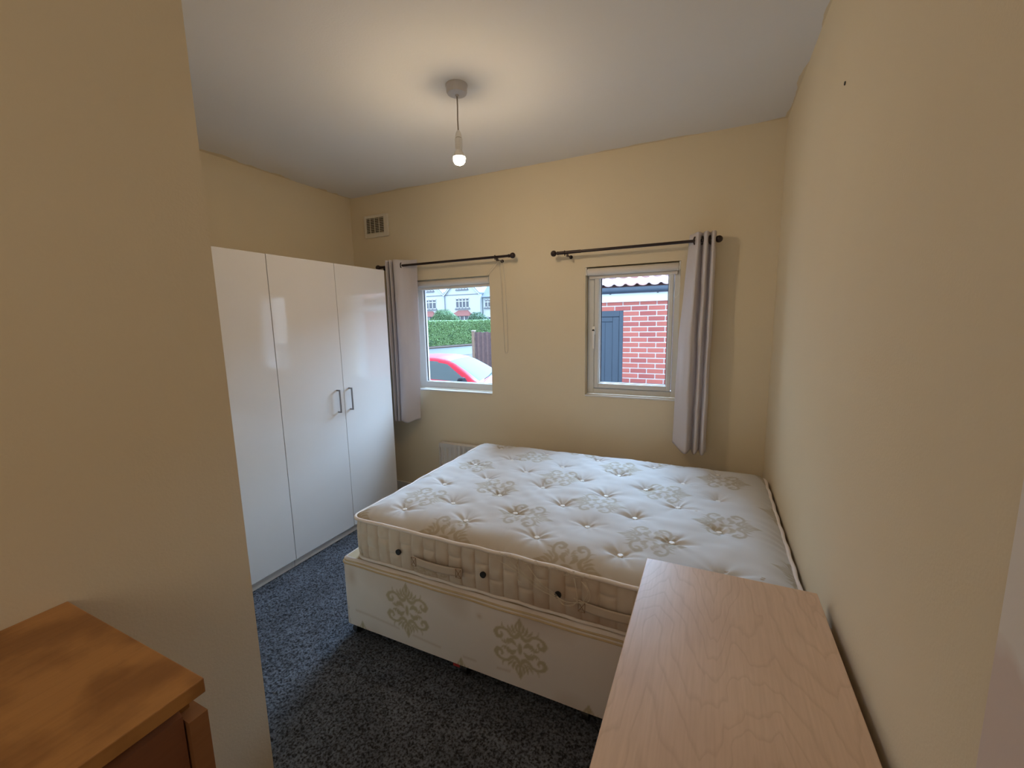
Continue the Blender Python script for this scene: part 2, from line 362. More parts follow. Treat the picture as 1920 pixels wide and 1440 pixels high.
fl = np_grid_mesh('floor', A, M['carpet']); fl['kind'] = 'structure'; fl['label'] = 'dark grey carpet'
struct('floor', MB().box(Lx - .2, R + .2, YB - .2, D + .16, -.12, -.012), M['carpet'])
# skirting boards
def skirting(name, x0, x1, y0, y1):
    struct(name, MB().box(x0, x1, y0, y1, 0, .095, .004), M['white_paint'])
skirting('baseboard_back', Lx, R, D - .016, D); skirting('baseboard_left', Lx, Lx + .016, NY + .016, D - .016)
skirting('baseboard_right', R - .016, R, .70, D - .016); skirting('baseboard_partition', NX, NX + .016, .42, NY)
# small rawl hole high on the right wall
tag(MB().lathe((R - .001, 1.742, 2.297), [(.0001, -.002), (.005, -.002), (.006, .0), (.0055, .001)], 10, axis=0).build('wall_plug', M['black'], None), 'tiny dark screw hole plug high on the right wall', 'wall plug')

# ------------------------------------------------------------------ windows
def window(name, hole, sash, y0, glass, label):
    x0, x1, z0, z1 = hole; gx0, gx1, gz0, gz1 = glass
    r = bpy.data.objects.new(name, None); C.objects.link(r); r.location = ((x0 + x1) / 2, y0, z0); r['kind'] = 'structure'; r['label'] = label
    def ring(a, b, y_0, y_1, nm, bev=.006):
        m_ = MB()
        m_.box(a[0], b[0], y_0, y_1, a[2], a[3], bev).box(b[1], a[1], y_0, y_1, a[2], a[3], bev)
        m_.box(b[0] - .004, b[1] + .004, y_0, y_1, a[2], b[2], bev).box(b[0] - .004, b[1] + .004, y_0, y_1, b[3], a[3], bev)
        return m_.build(nm, M['upvc'], r)
    out = (x0 + .001, x1 + (.06 if not sash else -.001), z0 + .012, z1 - .001)
    if sash:
        s_ = (x0 + .052, x1 - .040, z0 + .055, z1 - .05)
        ring(out, s_, y0, y0 + .06, 'window_frame'); s2 = (s_[0] + .003, s_[1] - .003, s_[2] + .003, s_[3] - .003)
        ring(s2, (gx0 - .006, gx1 + .006, gz0 - .006, gz1 + .006), y0 - .012, y0 + .045, 'sash')
        ring((gx0 - .008, gx1 + .008, gz0 - .008, gz1 + .008), (gx0 + .0, gx1 - .0, gz0, gz1), y0 + .0, y0 + .04, 'glazing_bead', .005)
    else:
        ring(out, (gx0, gx1, gz0, gz1), y0, y0 + .06, 'window_frame')
    g = MB(); w = .005
    g.box(gx0 - .004, gx0 + w, y0 + .022, y0 + .03, gz0, gz1).box(gx1 - w, gx1 + .004, y0 + .022, y0 + .03, gz0, gz1).box(gx0 + w, gx1 - w, y0 + .022, y0 + .03, gz0 - .004, gz0 + w * .5).box(gx0 + w, gx1 - w, y0 + .022, y0 + .03, gz1 - w, gz1 + .004)
    g.build('gasket', M['gasket'], r)
    MB().box(gx0, gx1, y0 + .030, y0 + .034, gz0, gz1).build('pane', M['pane'], r)
    s = MB().box(x0 + .001, x1 - .001, D - .006, y0 + .002, z0 + .0005, z0 + .0125, .003).build('window_sill', M['white_paint'], r)
    return r
w1 = window('window_1', W1, False, D + .075, (-2.335, -1.60, 1.062, 1.915), 'left window, fixed pane with a view of a red car and houses')
w2 = window('window_2', W2, True, D + .060, (-.747, -.282, 1.122, 1.890), 'right window, opening sash with a view of a brick garage')
# handle of the right window
hd = MB().box(-.800, -.778, D + .036, D + .050, 1.475, 1.535, .004).lathe((-.789, D + .03, 1.508), [(.0125, 0), (.0125, .012), (.011, .018)], 16, axis=1)
ho = hd.build('window_handle', M['plastic_w'], w2)
MB().box(-.797, -.781, D + .018, D + .030, 1.372, 1.505, .005).build('lever', M['plastic_w'], ho)
MB().lathe((-.789, D + .026, 1.508), [(.0085, -.004), (.0085, .006)], 14, axis=1).build('lock_button', M['black'], ho, label='black lock button')

# ------------------------------------------------------------------ roller blinds
def roller_blind(x0, x1, zt, zb, y, label, mounts=True):
    t = thing('roller_blind', label, 'blind', ((x0 + x1) / 2, y, zt))
    zc = zt - .034
    MB().lathe((x0 + .012, y, zc), [(.024, 0), (.026, .003), (.026, x1 - x0 - .027), (.024, x1 - x0 - .024)], 28, axis=0).build('roll', M['blind'], t, smooth='auto')
    MB().box(x0 + .018, x1 - .018, y + .020, y + .0225, zb, zc).build('blind_fabric', M['blind'], t)
    MB().box(x0 + .018, x1 - .018, y + .013, y + .026, zb - .004, zb + .020, .005).build('bottom_bar', M['blind'], t)
    for xa in (x0 + .001, x1 - .009):
        MB().box(xa, xa + .008, y - .022, y + .026, zt - .058, zt - .001, .002).build('bracket', M['plastic_w'], t)
    return t
b1 = roller_blind(W1[0], W1[1], W1[3], 1.872, D + .030, 'rolled-up beige roller blind at the top of the left window')
b2 = roller_blind(W2[0], W2[1], W2[3], 1.880, D + .024, 'rolled-up beige roller blind at the top of the right window')
# chain of the left blind: hooked up over the curtain pole and hanging down the wall
def sag(a, b, n=12, s=.0):
    a, b = Vector(a), Vector(b); return [a.lerp(b, i / n) + Vector((0, 0, -s * 4 * (i / n) * (1 - i / n))) for i in range(n + 1)]
ch = MB(); xr = W1[1] - .02
ch.tube(sag((xr - .012, D + .012, 1.905), (xr + .01, D - .012, 1.96)) + sag((xr + .02, D - .02, 1.965), (-1.500, D - .060, 2.062)) , .0013, 5)
ch.tube(sag((xr, D + .012, 1.90), (xr + .018, D - .012, 1.95)) + sag((xr + .028, D - .02, 1.955), (-1.488, D - .060, 2.050)), .0013, 5)
ch.tube([(-1.500, D - .062, 2.06), (-1.496, D - .05, 1.9), (-1.498, D - .02, 1.6), (-1.494, D - .012, 1.36), (-1.488, D - .011, 1.335)], .0013, 5)
ch.tube([(-1.478, D - .062, 2.055), (-1.466, D - .05, 1.95), (-1.464, D - .02, 1.6), (-1.466, D - .012, 1.36), (-1.474, D - .011, 1.335), (-1.488, D - .011, 1.333)], .0013, 5)
ch.build('pull_chain', M['cord'], b1)
ch = MB(); ch.tube([(-.222, D + .004, 1.925), (-.232, D - .004, 1.85), (-.238, D - .006, 1.74), (-.232, D - .008, 1.718), (-.215, D - .010, 1.735), (-.205, D - .012, 1.80), (-.214, D - .004, 1.925)], .0016, 5)
ch.build('pull_chain', M['plastic_w'], b2)
ch = MB().tube([(xr - .012, D + .014, 1.925), (xr - .014, D + .012, 1.905), (xr - .004, D + .010, 1.90), (xr, D + .010, 1.925)], .0014, 5); ch.build('chain_wheel_loop', M['cord'], b1)

# ------------------------------------------------------------------ curtain poles and curtains
PY = D - .09
def pole(x0, x1, z, brs, rings, label):
    t = thing('curtain_pole', label, 'curtain pole', ((x0 + x1) / 2, D, z))
    MB().tube([(x0 + .03, PY, z), (x1 - .03, PY, z)], .0095, 14).build('rod', M['pole'], t, smooth='auto')
    MB().tube([(x0 + .032, PY, z), (x0 + .20, PY, z)], .0112, 14).build('rod_sleeve', M['pole'], t, smooth='auto')
    for xa, s in ((x0, 1), (x1, -1)):
        pr = [(.001, -.0215)] + [(.0215 * math.cos(a), .0215 * math.sin(a)) for a in np.linspace(-1.4, 1.15, 12)] + [(.008, .022), (.0125, .026), (.0125, .034), (.011, .038)]
        MB().lathe((xa, PY, z), [(r_, h_ * s) for r_, h_ in pr], 20, axis=0).build('finial', M['pole'], t, smooth='auto')
    for xb in brs:
        b = MB(); b.tube([(xb, D - .001, z - .022), (xb, D - .006, z - .022)], .013, 14); b.tube([(xb, D - .005, z - .022), (xb, PY + .005, z - .022), (xb, PY, z - .016)], .005, 10)
        b.box(xb - .006, xb + .006, PY - .011, PY + .011, z - .030, z - .010, .002)
        b.build('bracket', M['pole'], t)
    for xb in rings:
        b = MB(); b.tube([(xb, PY + .013 * math.cos(a), z + .013 * math.sin(a)) for a in np.linspace(0, 2 * PI, 20, endpoint=False)], .0025, 6, closed=True)
        b.tube([(xb, PY, z - .013), (xb, PY, z - .021)], .0035, 8)
        b.build('stop_ring', M['pole'], t)
    return t
pole(-2.672, -1.374, 2.071, (-2.60, -1.504), (-1.522,), 'dark bronze curtain pole above the left window')
pole(-1.051, .012, 2.058, (-.949, -.03), (-.968,), 'dark bronze curtain pole above the right window')

def catmull(P_, n):
    P_ = [np.array(p, float) for p in P_]; P_ = [2 * P_[0] - P_[1]] + P_ + [2 * P_[-1] - P_[-2]]; out = []; m = len(P_) - 3
    for i in np.linspace(0, m - 1e-6, n):
        k = int(i); t = i - k; a, b, c, d = P_[k:k + 4]
        out.append(.5 * ((2 * b) + (-a + c) * t + (2 * a - 5 * b + 4 * c - d) * t * t + (-a + 3 * b - 3 * c + d) * t ** 3))
    return np.array(out)
def curtain(top, mid, bot, zt, zb, rings, hem, label):
    """sheet whose cross-section (seen from above) runs from top to mid to bottom outline"""
    n, m = 150, 90; a, b, c = catmull(top, n), catmull(mid, n), catmull(bot, n); A = np.zeros((m, n, 3))
    wob = smooth_noise(m, n, 13) - .5
    for i in range(m):
        t = i / (m - 1)
        q = a * (1 - 2 * t) + b * 2 * t if t < .5 else b * (2 - 2 * t) + c * (2 * t - 1)
        A[i, :, 0] = q[:, 0]; A[i, :, 1] = q[:, 1]; A[i, :, 2] = zt + (zb + hem(np.linspace(0, 1, n)) - zt) * t
        A[i, :, 1] += .010 * wob[i] * math.sin(PI * t); A[i, :, 0] += .006 * wob[i, ::-1] * math.sin(PI * t)
    cx, cy = np.mean(a[:, 0]), np.mean(a[:, 1])
    t_ = thing('curtain', label, 'curtain', (cx, cy, zb))
    s = np_grid_mesh('curtain_panel', A, M['curtain'], t_)
    md = s.modifiers.new('thickness', 'SOLIDIFY'); md.thickness = .003; md.offset = 0
    for (x, y, dx, dy, z) in rings:
        ax = Vector((dx, dy, 0)).normalized(); up = Vector((0, 0, 1)); sd = ax.cross(up)
        MB().tube([Vector((x, y, z)) + (up * math.cos(u) + sd * math.sin(u)) * .023 for u in np.linspace(0, 2 * PI, 24, endpoint=False)], .0045, 8, closed=True).build('eyelet', M['pole'], t_, smooth=True)
    return t_
y0 = PY
curtain([(-2.565, y0 + .02), (-2.555, y0 - .035), (-2.540, y0 - .045), (-2.528, y0 + .035), (-2.518, y0 + .04), (-2.508, y0 - .040), (-2.498, y0 - .045), (-2.486, y0 + .03), (-2.478, y0 + .03), (-2.466, y0 - .045), (-2.448, y0 - .050), (-2.425, y0 - .030), (-2.405, y0 + .005), (-2.36, y0 + .045), (-2.295, y0 + .055)],
        [(-2.565, y0 + .02), (-2.558, y0 - .035), (-2.542, y0 - .045), (-2.528, y0 + .03), (-2.516, y0 + .035), (-2.505, y0 - .035), (-2.492, y0 - .045), (-2.482, y0 + .02), (-2.470, y0 + .02), (-2.450, y0 - .055), (-2.420, y0 - .062), (-2.390, y0 - .050), (-2.365, y0 - .025), (-2.33, y0 + .015), (-2.295, y0 + .040)],
        [(-2.560, y0 + .02), (-2.553, y0 - .035), (-2.543, y0 - .040), (-2.530, y0 + .03), (-2.520, y0 + .03), (-2.508, y0 - .045), (-2.492, y0 - .050), (-2.482, y0 + .015), (-2.472, y0 + .015), (-2.460, y0 - .060), (-2.440, y0 - .070), (-2.412, y0 - .060), (-2.390, y0 - .040), (-2.360, y0 - .005), (-2.325, y0 + .035)],
        2.118, .712, [(-2.416, y0, 1, .35, 2.071), (-2.470, y0, 1, -.2, 2.071), (-2.527, y0, 1, .2, 2.071)], lambda s: .010 * np.sin(s * 21) + .015 * s, 'pale grey curtain hanging between the wardrobe and the left window')
curtain([(-.155, y0 + 0.050), (-.140, y0 + 0.030), (-.122, y0 + 0.000), (-.108, y0 - 0.032), (-.098, y0 - 0.035), (-.086, y0 + 0.008), (-.078, y0 + 0.015), (-.066, y0 - 0.032), (-.052, y0 - 0.038), (-.042, y0 + 0.008), (-.034, y0 + 0.015), (-.024, y0 - 0.029), (-.012, y0 - 0.032), (-.003, y0 + 0.002)],
        [(-.200, y0 + 0.045), (-.178, y0 + 0.015), (-.150, y0 - 0.030), (-.125, y0 - 0.060), (-.106, y0 - 0.038), (-.092, y0 + 0.002), (-.084, y0 + 0.005), (-.072, y0 - 0.032), (-.058, y0 - 0.038), (-.046, y0 + 0.002), (-.038, y0 + 0.005), (-.026, y0 - 0.032), (-.014, y0 - 0.035), (-.004, y0 + 0.002)],
        [(-.212, y0 + 0.025), (-.185, y0 - 0.010), (-.150, y0 - 0.050), (-.122, y0 - 0.065), (-.106, y0 - 0.032), (-.096, y0 + 0.002), (-.088, y0 + 0.005), (-.076, y0 - 0.035), (-.062, y0 - 0.038), (-.050, y0 + 0.002), (-.042, y0 + 0.005), (-.032, y0 - 0.035), (-.018, y0 - 0.038), (-.006, y0 + 0.002)],
        2.105, .708, [(-.121, y0, 1, -.35, 2.058), (-.081, y0, 1, .2, 2.058), (-.038, y0, 1, -.2, 2.058)], lambda s: .012 * np.sin(s * 19 + 1) + .03 * (1 - s) ** 6, 'pale grey curtain hanging at the right edge of the right window')

# ------------------------------------------------------------------ air vent
vt = thing('air_vent', 'square cream plastic air vent high in the back left corner', 'vent', (-2.735, D, 2.44))
f = MB(); X0, X1, Z0, Z1 = -2.872, -2.600, 2.347, 2.536; x0, x1, z0, z1 = -2.848, -2.648, 2.382, 2.512
f.box(X0, x0, D - .016, D, Z0, Z1, .004).box(x1, X1, D - .016, D, Z0, Z1, .004).box(x0 - .002, x1 + .002, D - .016, D, Z0, z0, .004).box(x0 - .002, x1 + .002, D - .016, D, z1, Z1, .004)
f.build('frame', M['vent_p'], vt)
MB().box(x0, x1, D - .003, D - .0005, z0, z1).build('backing', M['vent_dark'], vt)
for k in range(9):
    zc = z0 + (k + .5) * (z1 - z0) / 9
    MB().prism([(D - .014, zc - .0045), (D - .012, zc - .0055), (D - .004, zc + .001), (D - .006, zc + .002)], 0, x0, x1).build('louvre', M['vent_p'], vt)
for k in (1, 2, 3):
    xc = x0 + k * (x1 - x0) / 4; MB().box(xc - .002, xc + .002, D - .0165, D - .012, z0, z1).build('bar', M['vent_p'], vt)

# ------------------------------------------------------------------ pendant lamp
PX_, PY_ = -1.161, 1.909
pl = thing('pendant_lamp', 'bare lit bulb hanging on a short cord from the ceiling', 'lamp', (PX_, PY_, H))
MB().lathe((PX_, PY_, H), [(.053, 0), (.053, -.004), (.050, -.008), (.049, -.030), (.045, -.038), (.030, -.042), (.010, -.043), (.006, -.050)], 36).build('ceiling_rose', M['rose'], pl, smooth='auto')
MB().tube([(PX_, PY_, H - .045), (PX_ + .001, PY_, 2.62), (PX_ - .001, PY_, 2.56), (PX_, PY_, 2.505)], .0032, 8).build('flex', M['flex'], pl, smooth=True)
lh = MB().lathe((PX_, PY_, 2.51), [(.005, 0), (.009, -.006), (.014, -.018), (.0165, -.032), (.0165, -.034)], 24).lathe((PX_, PY_, 2.51), [(.0172, -.037), (.0180, -.040), (.0180, -.085), (.0165, -.090)], 24).build('lampholder', M['plastic_w'], pl, smooth='auto')
MB().lathe((PX_, PY_, 2.51), [(.0150, -.030), (.0150, -.040)], 20).build('seam_ring', M['flex'], lh)
MB().lathe((PX_, PY_, 2.42), [(.015, 0), (.017, -.004), (.0205, -.011), (.0245, -.019), (.0292, -.0328)], 24).build('bulb_collar', M['plastic_w'], pl, smooth='auto')
def bulb_mat():
    m, N, L, P = new_mat('lit_bulb'); N.remove(P); e = N.new('ShaderNodeEmission'); e.inputs['Color'].default_value = (1.0, .76, .50, 1); e.inputs['Strength'].default_value = BULB_STRENGTH
    L.new(e.outputs[0], N['Material Output'].inputs[0]); return m
MB().lathe((PX_, PY_, 2.408), [(.0289, -.0208), (.0293, -.023), (.0296, -.026), (.0290, -.032), (.0270, -.041), (.0215, -.049), (.012, -.0545), (.001, -.056)], 28).build('bulb', bulb_mat(), pl, smooth=True)

# ------------------------------------------------------------------ radiator
rd = thing('radiator', 'white panel radiator on the back wall, half hidden behind the bed', 'radiator', (-1.6, D - .06, .10))
rx0, rx1, rz0, rz1, ry = -2.115, -1.05, .12, .548, D - .095
n = 440; xs = np.linspace(rx0 + .004, rx1 - .004, n); A = np.zeros((9, n, 3))
ph = ((xs - rx0 - .028) % .0445) / .0445; gro = np.clip((np.abs(ph - .5) - .27) / .12, -1, 1) * .5 + .5      # recessed flutes between flat ribs
for i, (z, k) in enumerate([(rz0, 0), (rz0 + .03, 0), (rz0 + .045, 1), (rz0 + .1, 1), (.3, 1), (rz1 - .1, 1), (rz1 - .045, 1), (rz1 - .030, 0), (rz1, 0)]):
    A[i, :, 0] = xs; A[i, :, 1] = ry + .012 * (1 - gro) * k; A[i, :, 2] = z
np_grid_mesh('front_panel', A, M['radiator'], rd)
MB().box(rx0, rx1, ry + .014, ry + .022, rz0, rz1).box(rx0, rx0 + .008, ry - .002, ry + .055, rz0, rz1 + .002, .003).box(rx1 - .008, rx1, ry - .002, ry + .055, rz0, rz1 + .002, .003).box(rx0, rx1, ry - .002, ry + .055, rz1 - .003, rz1 + .002, .002).build('casing', M['radiator'], rd)
MB().tube([(rx0 - .012, ry + .03, rz0 + .03), (rx0 + .01, ry + .03, rz0 + .03)], .011, 12).tube([(rx0 - .012, ry + .03, rz0 + .03), (rx0 - .012, ry + .03, 0)], .0075, 12).build('pipe', M['plastic_w'], rd)
MB().lathe((rx0 - .012, ry + .03, rz0 + .03), [(.010, .0), (.014, .008), (.016, .03), (.013, .05)], 18).build('valve', M['plastic_w'], rd)
for xb in (rx0 + .12, rx1 - .12): MB().box(xb - .02, xb + .02, ry + .05, D - .0005, .18, .46, .003).build('wall_bracket', M['radiator'], rd)

# ------------------------------------------------------------------ wardrobes
WX = -2.426
def wardrobe(ya, yb, label, handles):
    t = thing('wardrobe', label, 'wardrobe', ((Lx + WX) / 2, (ya + yb) / 2, 0)); dt = .018; top = 2.012
    c = MB(); c.box(Lx + .02, WX - dt - .003, ya + .001, ya + .019, 0, top).box(Lx + .02, WX - dt - .003, yb - .019, yb - .001, 0, top)
    c.box(Lx + .02, WX - dt - .003, ya + .019, yb - .019, top - .018, top).box(Lx + .02, WX - dt - .003, ya + .019, yb - .019, .055, .073).box(Lx + .02, Lx + .028, ya + .019, yb - .019, .07, top - .018)
    c.build('carcass', M['carcass'], t)
    MB().box(WX - .036, WX - .022, ya + .0195, yb - .0195, 0, .053).build('plinth', M['carcass'], t)
    ym = (ya + yb) / 2
    for (a, b, hy) in ((ya + .0015, ym - .0018, handles[0]), (ym + .0018, yb - .0005, handles[1])):
        d = MB().box(WX - dt, WX, a, b, .056, top + .002, .0012).build('door', M['door_gloss'], t)
        z0, z1 = .957, 1.125; h = MB()
        h.box(WX, WX + .030, hy - .0045, hy + .0045, z0, z0 + .010, .0015).box(WX, WX + .030, hy - .0045, hy + .0045, z1 - .010, z1, .0015).box(WX + .024, WX + .033, hy - .0048, hy + .0048, z0, z1, .002)
        h.build('handle', M['steel'], d, label='brushed steel bar handle')
    return t
wardrobe(1.746, 2.763, 'white gloss wardrobe with two bar handles beside the curtain', (2.189, 2.302))
wardrobe(.728, 1.744, 'white gloss wardrobe partly hidden behind the partition, left of the other wardrobe', (1.18, 1.29))

# ------------------------------------------------------------------ bed: motif, mattress, divan
def motif_mask():
    """one damask medallion, quarter strokes mirrored; unit half height along v; returns array over u,v in [-1.1,1.1]"""
    n = 300; s = np.linspace(-1.1, 1.1, n); U, V = np.meshgrid(s, s, indexing='ij'); U, V = np.abs(U), np.abs(V); d = np.full((n, n), 9.0)
    S = [[(0, .60, .03), (0, .72, .06), (0, .86, .095), (0, .95, .05), (0, 1.04, .005)],
         [(0, .60, .05), (.03, .50, .06), (.09, .39, .065), (.20, .34, .07), (.33, .38, .055), (.44, .50, .05), (.58, .54, .045), (.72, .53, .045), (.86, .46, .06), (.92, .34, .085), (.85, .22, .075), (.72, .22, .055), (.66, .31, .045), (.70, .38, .03)],
         [(.58, .54, .03), (.66, .62, .025), (.68, .74, .008)],
         [(.03, .52, .02), (.11, .60, .05), (.15, .72, .05), (.11, .86, .008)],
         [(.12, .46, .02), (.22, .54, .05), (.27, .66, .05), (.28, .77, .008)],
         [(.26, .46, .02), (.35, .55, .04), (.43, .62, .035), (.46, .70, .008)],
         [(.13, .07, .015), (.22, .15, .06), (.31, .21, .085), (.38, .15, .06), (.43, .20, .06), (.49, .13, .045), (.42, .06, .02)],
         [(.50, .04, .02), (.57, .09, .045), (.60, .19, .01)],
         [(.56, .04, .01), (.66, .10, .03), (.70, .15, .01)]]
    for st in S:
        for (a, b, r), (c, e, q) in zip(st[:-1], st[1:]):
            L2 = (c - a) ** 2 + (e - b) ** 2 + 1e-9; t = np.clip(((U - a) * (c - a) + (V - b) * (e - b)) / L2, 0, 1)
            d = np.minimum(d, np.hypot(U - a - t * (c - a), V - b - t * (e - b)) - (r + t * (q - r)) * 1.0)
    d = np.minimum(d, np.hypot(U / .085, V / .19) * .085 - .085)
    return np.clip(.5 - d / .035, 0, 1)
MOT = motif_mask()
def stamp(U, V, centers, hu, hv):
    """sample the motif: hu, hv are half sizes for the short and long axis; U,V arrays"""
    out = np.zeros_like(U)
    for cu, cv in centers:
        a = (U - cu) / hu; b = (V - cv) / hv; k = (np.abs(a) < 1.09) & (np.abs(b) < 1.09)
        if not k.any(): continue
        i = (a[k] + 1.1) / 2.2 * 299; j = (b[k] + 1.1) / 2.2 * 299; i0 = i.astype(int); j0 = j.astype(int); fi = i - i0; fj = j - j0
        v = MOT[i0, j0] * (1 - fi) * (1 - fj) + MOT[i0 + 1, j0] * fi * (1 - fj) + MOT[i0, j0 + 1] * (1 - fi) * fj + MOT[i0 + 1, j0 + 1] * fi * fj
        out[k] = np.maximum(out[k], v)
    return out
def rounded_rect(x0, x1, y0, y1, r, ds):
    """perimeter points + outward normals, starting at front left, going right along the front"""
    P_ = []
    def seg(a, b, nrm_):
        L_ = math.hypot(b[0] - a[0], b[1] - a[1]); k = max(1, int(L_ / ds))
        for i in range(k): P_.append((a[0] + (b[0] - a[0]) * i / k, a[1] + (b[1] - a[1]) * i / k, *nrm_))
    def arc(cx, cy, a0):
        k = max(4, int(r * PI / 2 / ds))
        for i in range(k):
            a = a0 + PI / 2 * i / k; P_.append((cx + r * math.cos(a), cy + r * math.sin(a), math.cos(a), math.sin(a)))
    seg((x0 + r, y0), (x1 - r, y0), (0, -1)); arc(x1 - r, y0 + r, -PI / 2); seg((x1, y0 + r), (x1, y1 - r), (1, 0)); arc(x1 - r, y1 - r, 0)
    seg((x1 - r, y1), (x0 + r, y1), (0, 1)); arc(x0 + r, y1 - r, PI / 2); seg((x0, y1 - r), (x0, y0 + r), (-1, 0)); arc(x0 + r, y0 + r, PI)
    return np.array(P_)
def ring_surface(name, P_, zs, disp, m, parent, attrf):
    n = len(P_); s = np.concatenate([[0], np.cumsum(np.hypot(*np.diff(P_[:, :2], axis=0).T))]); Pc = np.vstack([P_, P_[:1]]); s = np.append(s, s[-1] + math.hypot(*(P_[0, :2] - P_[-1, :2])))
    S, Zg = np.meshgrid(s, zs, indexing='ij'); d = disp(S, Zg)
    A = np.stack([Pc[:, 0][:, None] + Pc[:, 2][:, None] * d, Pc[:, 1][:, None] + Pc[:, 3][:, None] * d, Zg], -1)
    return np_grid_mesh(name, A, m, parent, attrf(A, S, Zg)), A

BX0, BX1, BY0, BY1 = -1.576, .318, 1.446, 2.790
ZB, ZT = .438, .640
BTN = [(-1.34 + .1757 * i, y) for i in range(9) for y in ((1.568, 1.915, 2.270, 2.640) if i % 2 == 0 else (1.732, 2.097, 2.445))]
bed = thing('mattress', 'cream tufted double mattress with gold damask medallions and a frayed front edge', 'mattress', ((BX0 + BX1) / 2, (BY0 + BY1) / 2, ZB - .012))
# top panel
nu, nv = 600, 430; r_c = .05
u = np.linspace(BX0 + .004, BX1 - .004, nu); v = np.linspace(BY0 + .004, BY1 - .004, nv); UX, VY = np.meshgrid(u, v, indexing='ij')
cxm, cym = (BX0 + BX1) / 2, (BY0 + BY1) / 2; hw, hh = (BX1 - BX0) / 2, (BY1 - BY0) / 2
dx = np.clip(np.abs(UX - cxm) - (hw - r_c), 0, r_c); lim = (hh - r_c + np.sqrt(np.maximum(r_c ** 2 - dx ** 2, 1e-9))) / hh
PYg = cym + (VY - cym) * lim
de = np.minimum(hw - np.abs(UX - cxm), (hh - np.abs(VY - cym)))
edge = 1 - (1 - np.clip(de / .14, 0, 1)) ** 2.2
rel = .052 * edge
dip = np.zeros_like(rel)
for k, (bx, by) in enumerate(BTN):
    ddx, ddy = UX - bx, PYg - by; rr = np.hypot(ddx, ddy); th = np.arctan2(ddy, ddx); dep = (.024 if k % 3 else .028) * random.uniform(.6, 1.1)
    dip += dep * np.exp(-(rr / .045) ** 1.3)
    ph1, ph2 = random.random() * 6, random.random() * 6; kk = random.choice((5, 6, 7))
    dip += .0019 * np.exp(-(rr / .085) ** 2) * (rr / .03).clip(0, 1) * (np.sin(kk * th + ph1) + .6 * np.sin((kk + 4) * th + ph2))
    # sideways pull creases from the button, left and right
    for sgn in (-1, 1):
        ax_ = random.uniform(-.35, .35); ex = ddx * math.cos(ax_) + ddy * math.sin(ax_); ey = -ddx * math.sin(ax_) + ddy * math.cos(ax_); ex = ex * sgn
        Lc = random.uniform(.07, .13); on = np.clip(ex / .02, 0, 1) * np.clip(1 - ex / Lc, 0, 1)
        dip += .010 * on * np.exp(-(ey / .012) ** 2)
rel -= np.minimum(dip, .036) * np.clip(de / .06, 0, 1)
big = (smooth_noise(nu, nv, 45) - .5) * .012 + (smooth_noise(nu, nv, 18) - .5) * .006
rel += big * np.clip(de / .12, 0, 1)
# gathers along the seam
gat = np.sin(UX * 95 + 3 * np.sin(UX * 17)) * np.clip(1 - (hh - np.abs(VY - cym)) / .11, 0, 1) + np.sin(PYg * 90 + 3 * np.sin(PYg * 13)) * np.clip(1 - (hw - np.abs(UX - cxm)) / .14, 0, 1)
rel += .0022 * gat * np.clip(de / .015, 0, 1) * (.3 + smooth_noise(nu, nv, 30))
sway = lambda x: -.010 * np.exp(-((x + .12) / .35) ** 2)
A = np.stack([UX, PYg, ZT + .002 + rel + sway(UX) * np.clip(1 - (PYg - BY0) / .3, 0, 1)], -1)
centers = [(PY2, X2) for X2, ys in [(-1.315 + .2815 * i, ((1.708, 2.232, 2.75) if i % 2 == 0 else (1.455, 1.963, 2.515))) for i in range(-1, 7)] for PY2 in ys]
pr = stamp(PYg, UX, centers, .103, .135)
dirt_shade = np.clip(smooth_noise(nu, nv, 60) - .55, 0, 1) * .5 + np.clip(1 - (PYg - BY0) / .07, 0, 1) * .5 + np.clip(1 - (BY1 - PYg) / .08, 0, 1) * .35  # front and back strips paint the light falloff; the noise is staining
for sx, sy in ((.085, 1.60), (.195, 1.575), (.20, 1.585), (-.03, 2.06)): dirt_shade = np.maximum(dirt_shade, (np.hypot((UX - sx), (PYg - sy) * 1.6) < .007) * 1.5)
np_grid_mesh('top_panel', A, M['ticking'], bed, {'print': pr, 'dirt_shade': np.clip(dirt_shade, 0, 1)})
def top_z(x, y):
    i = int(round((x - u[0]) / (u[1] - u[0]))); j = int(round((y - v[0]) / (v[1] - v[0]))); return A_top[min(max(i, 0), nu - 1), min(max(j, 0), nv - 1), 2]
A_top = A
# quilted border
PR = rounded_rect(BX0 + .008, BX1 - .008, BY0 + .008, BY1 - .008, .05, .0045)
zs = np.linspace(ZB, ZT, 44)
CW = .0672
def seam_u(S): return (S - .035) / CW
def bdisp(S, Z_):
    q = seam_u(S); ph = q - np.floor(q); k = np.floor(q).astype(int); t = (Z_ - ZB) / (ZT - ZB)
    vs_ = np.minimum(ph, 1 - ph) * CW
    hz = np.where(k % 2 == 0, .36, .66); hd_ = np.abs(t - hz) * (ZT - ZB)
    pillow = 1 - np.exp(-(vs_ / .007)) * 1.6
    ph_ = 1 - .6 * np.exp(-(hd_ / .007))
    g = .002 * (smooth_noise(S.shape[0], S.shape[1], 6) - .5) * 2 + .0018 * np.sin(Z_ * 700 + 3 * np.sin(S * 30)) * (np.sin(S * 3.1) > .1)
    return (.017 * np.sin(PI * np.clip(t, 0, 1)) ** .5 * (.55 + .45 * pillow) * ph_) + g * np.clip(np.minimum(t, 1 - t) * 10, 0, 1) - .004
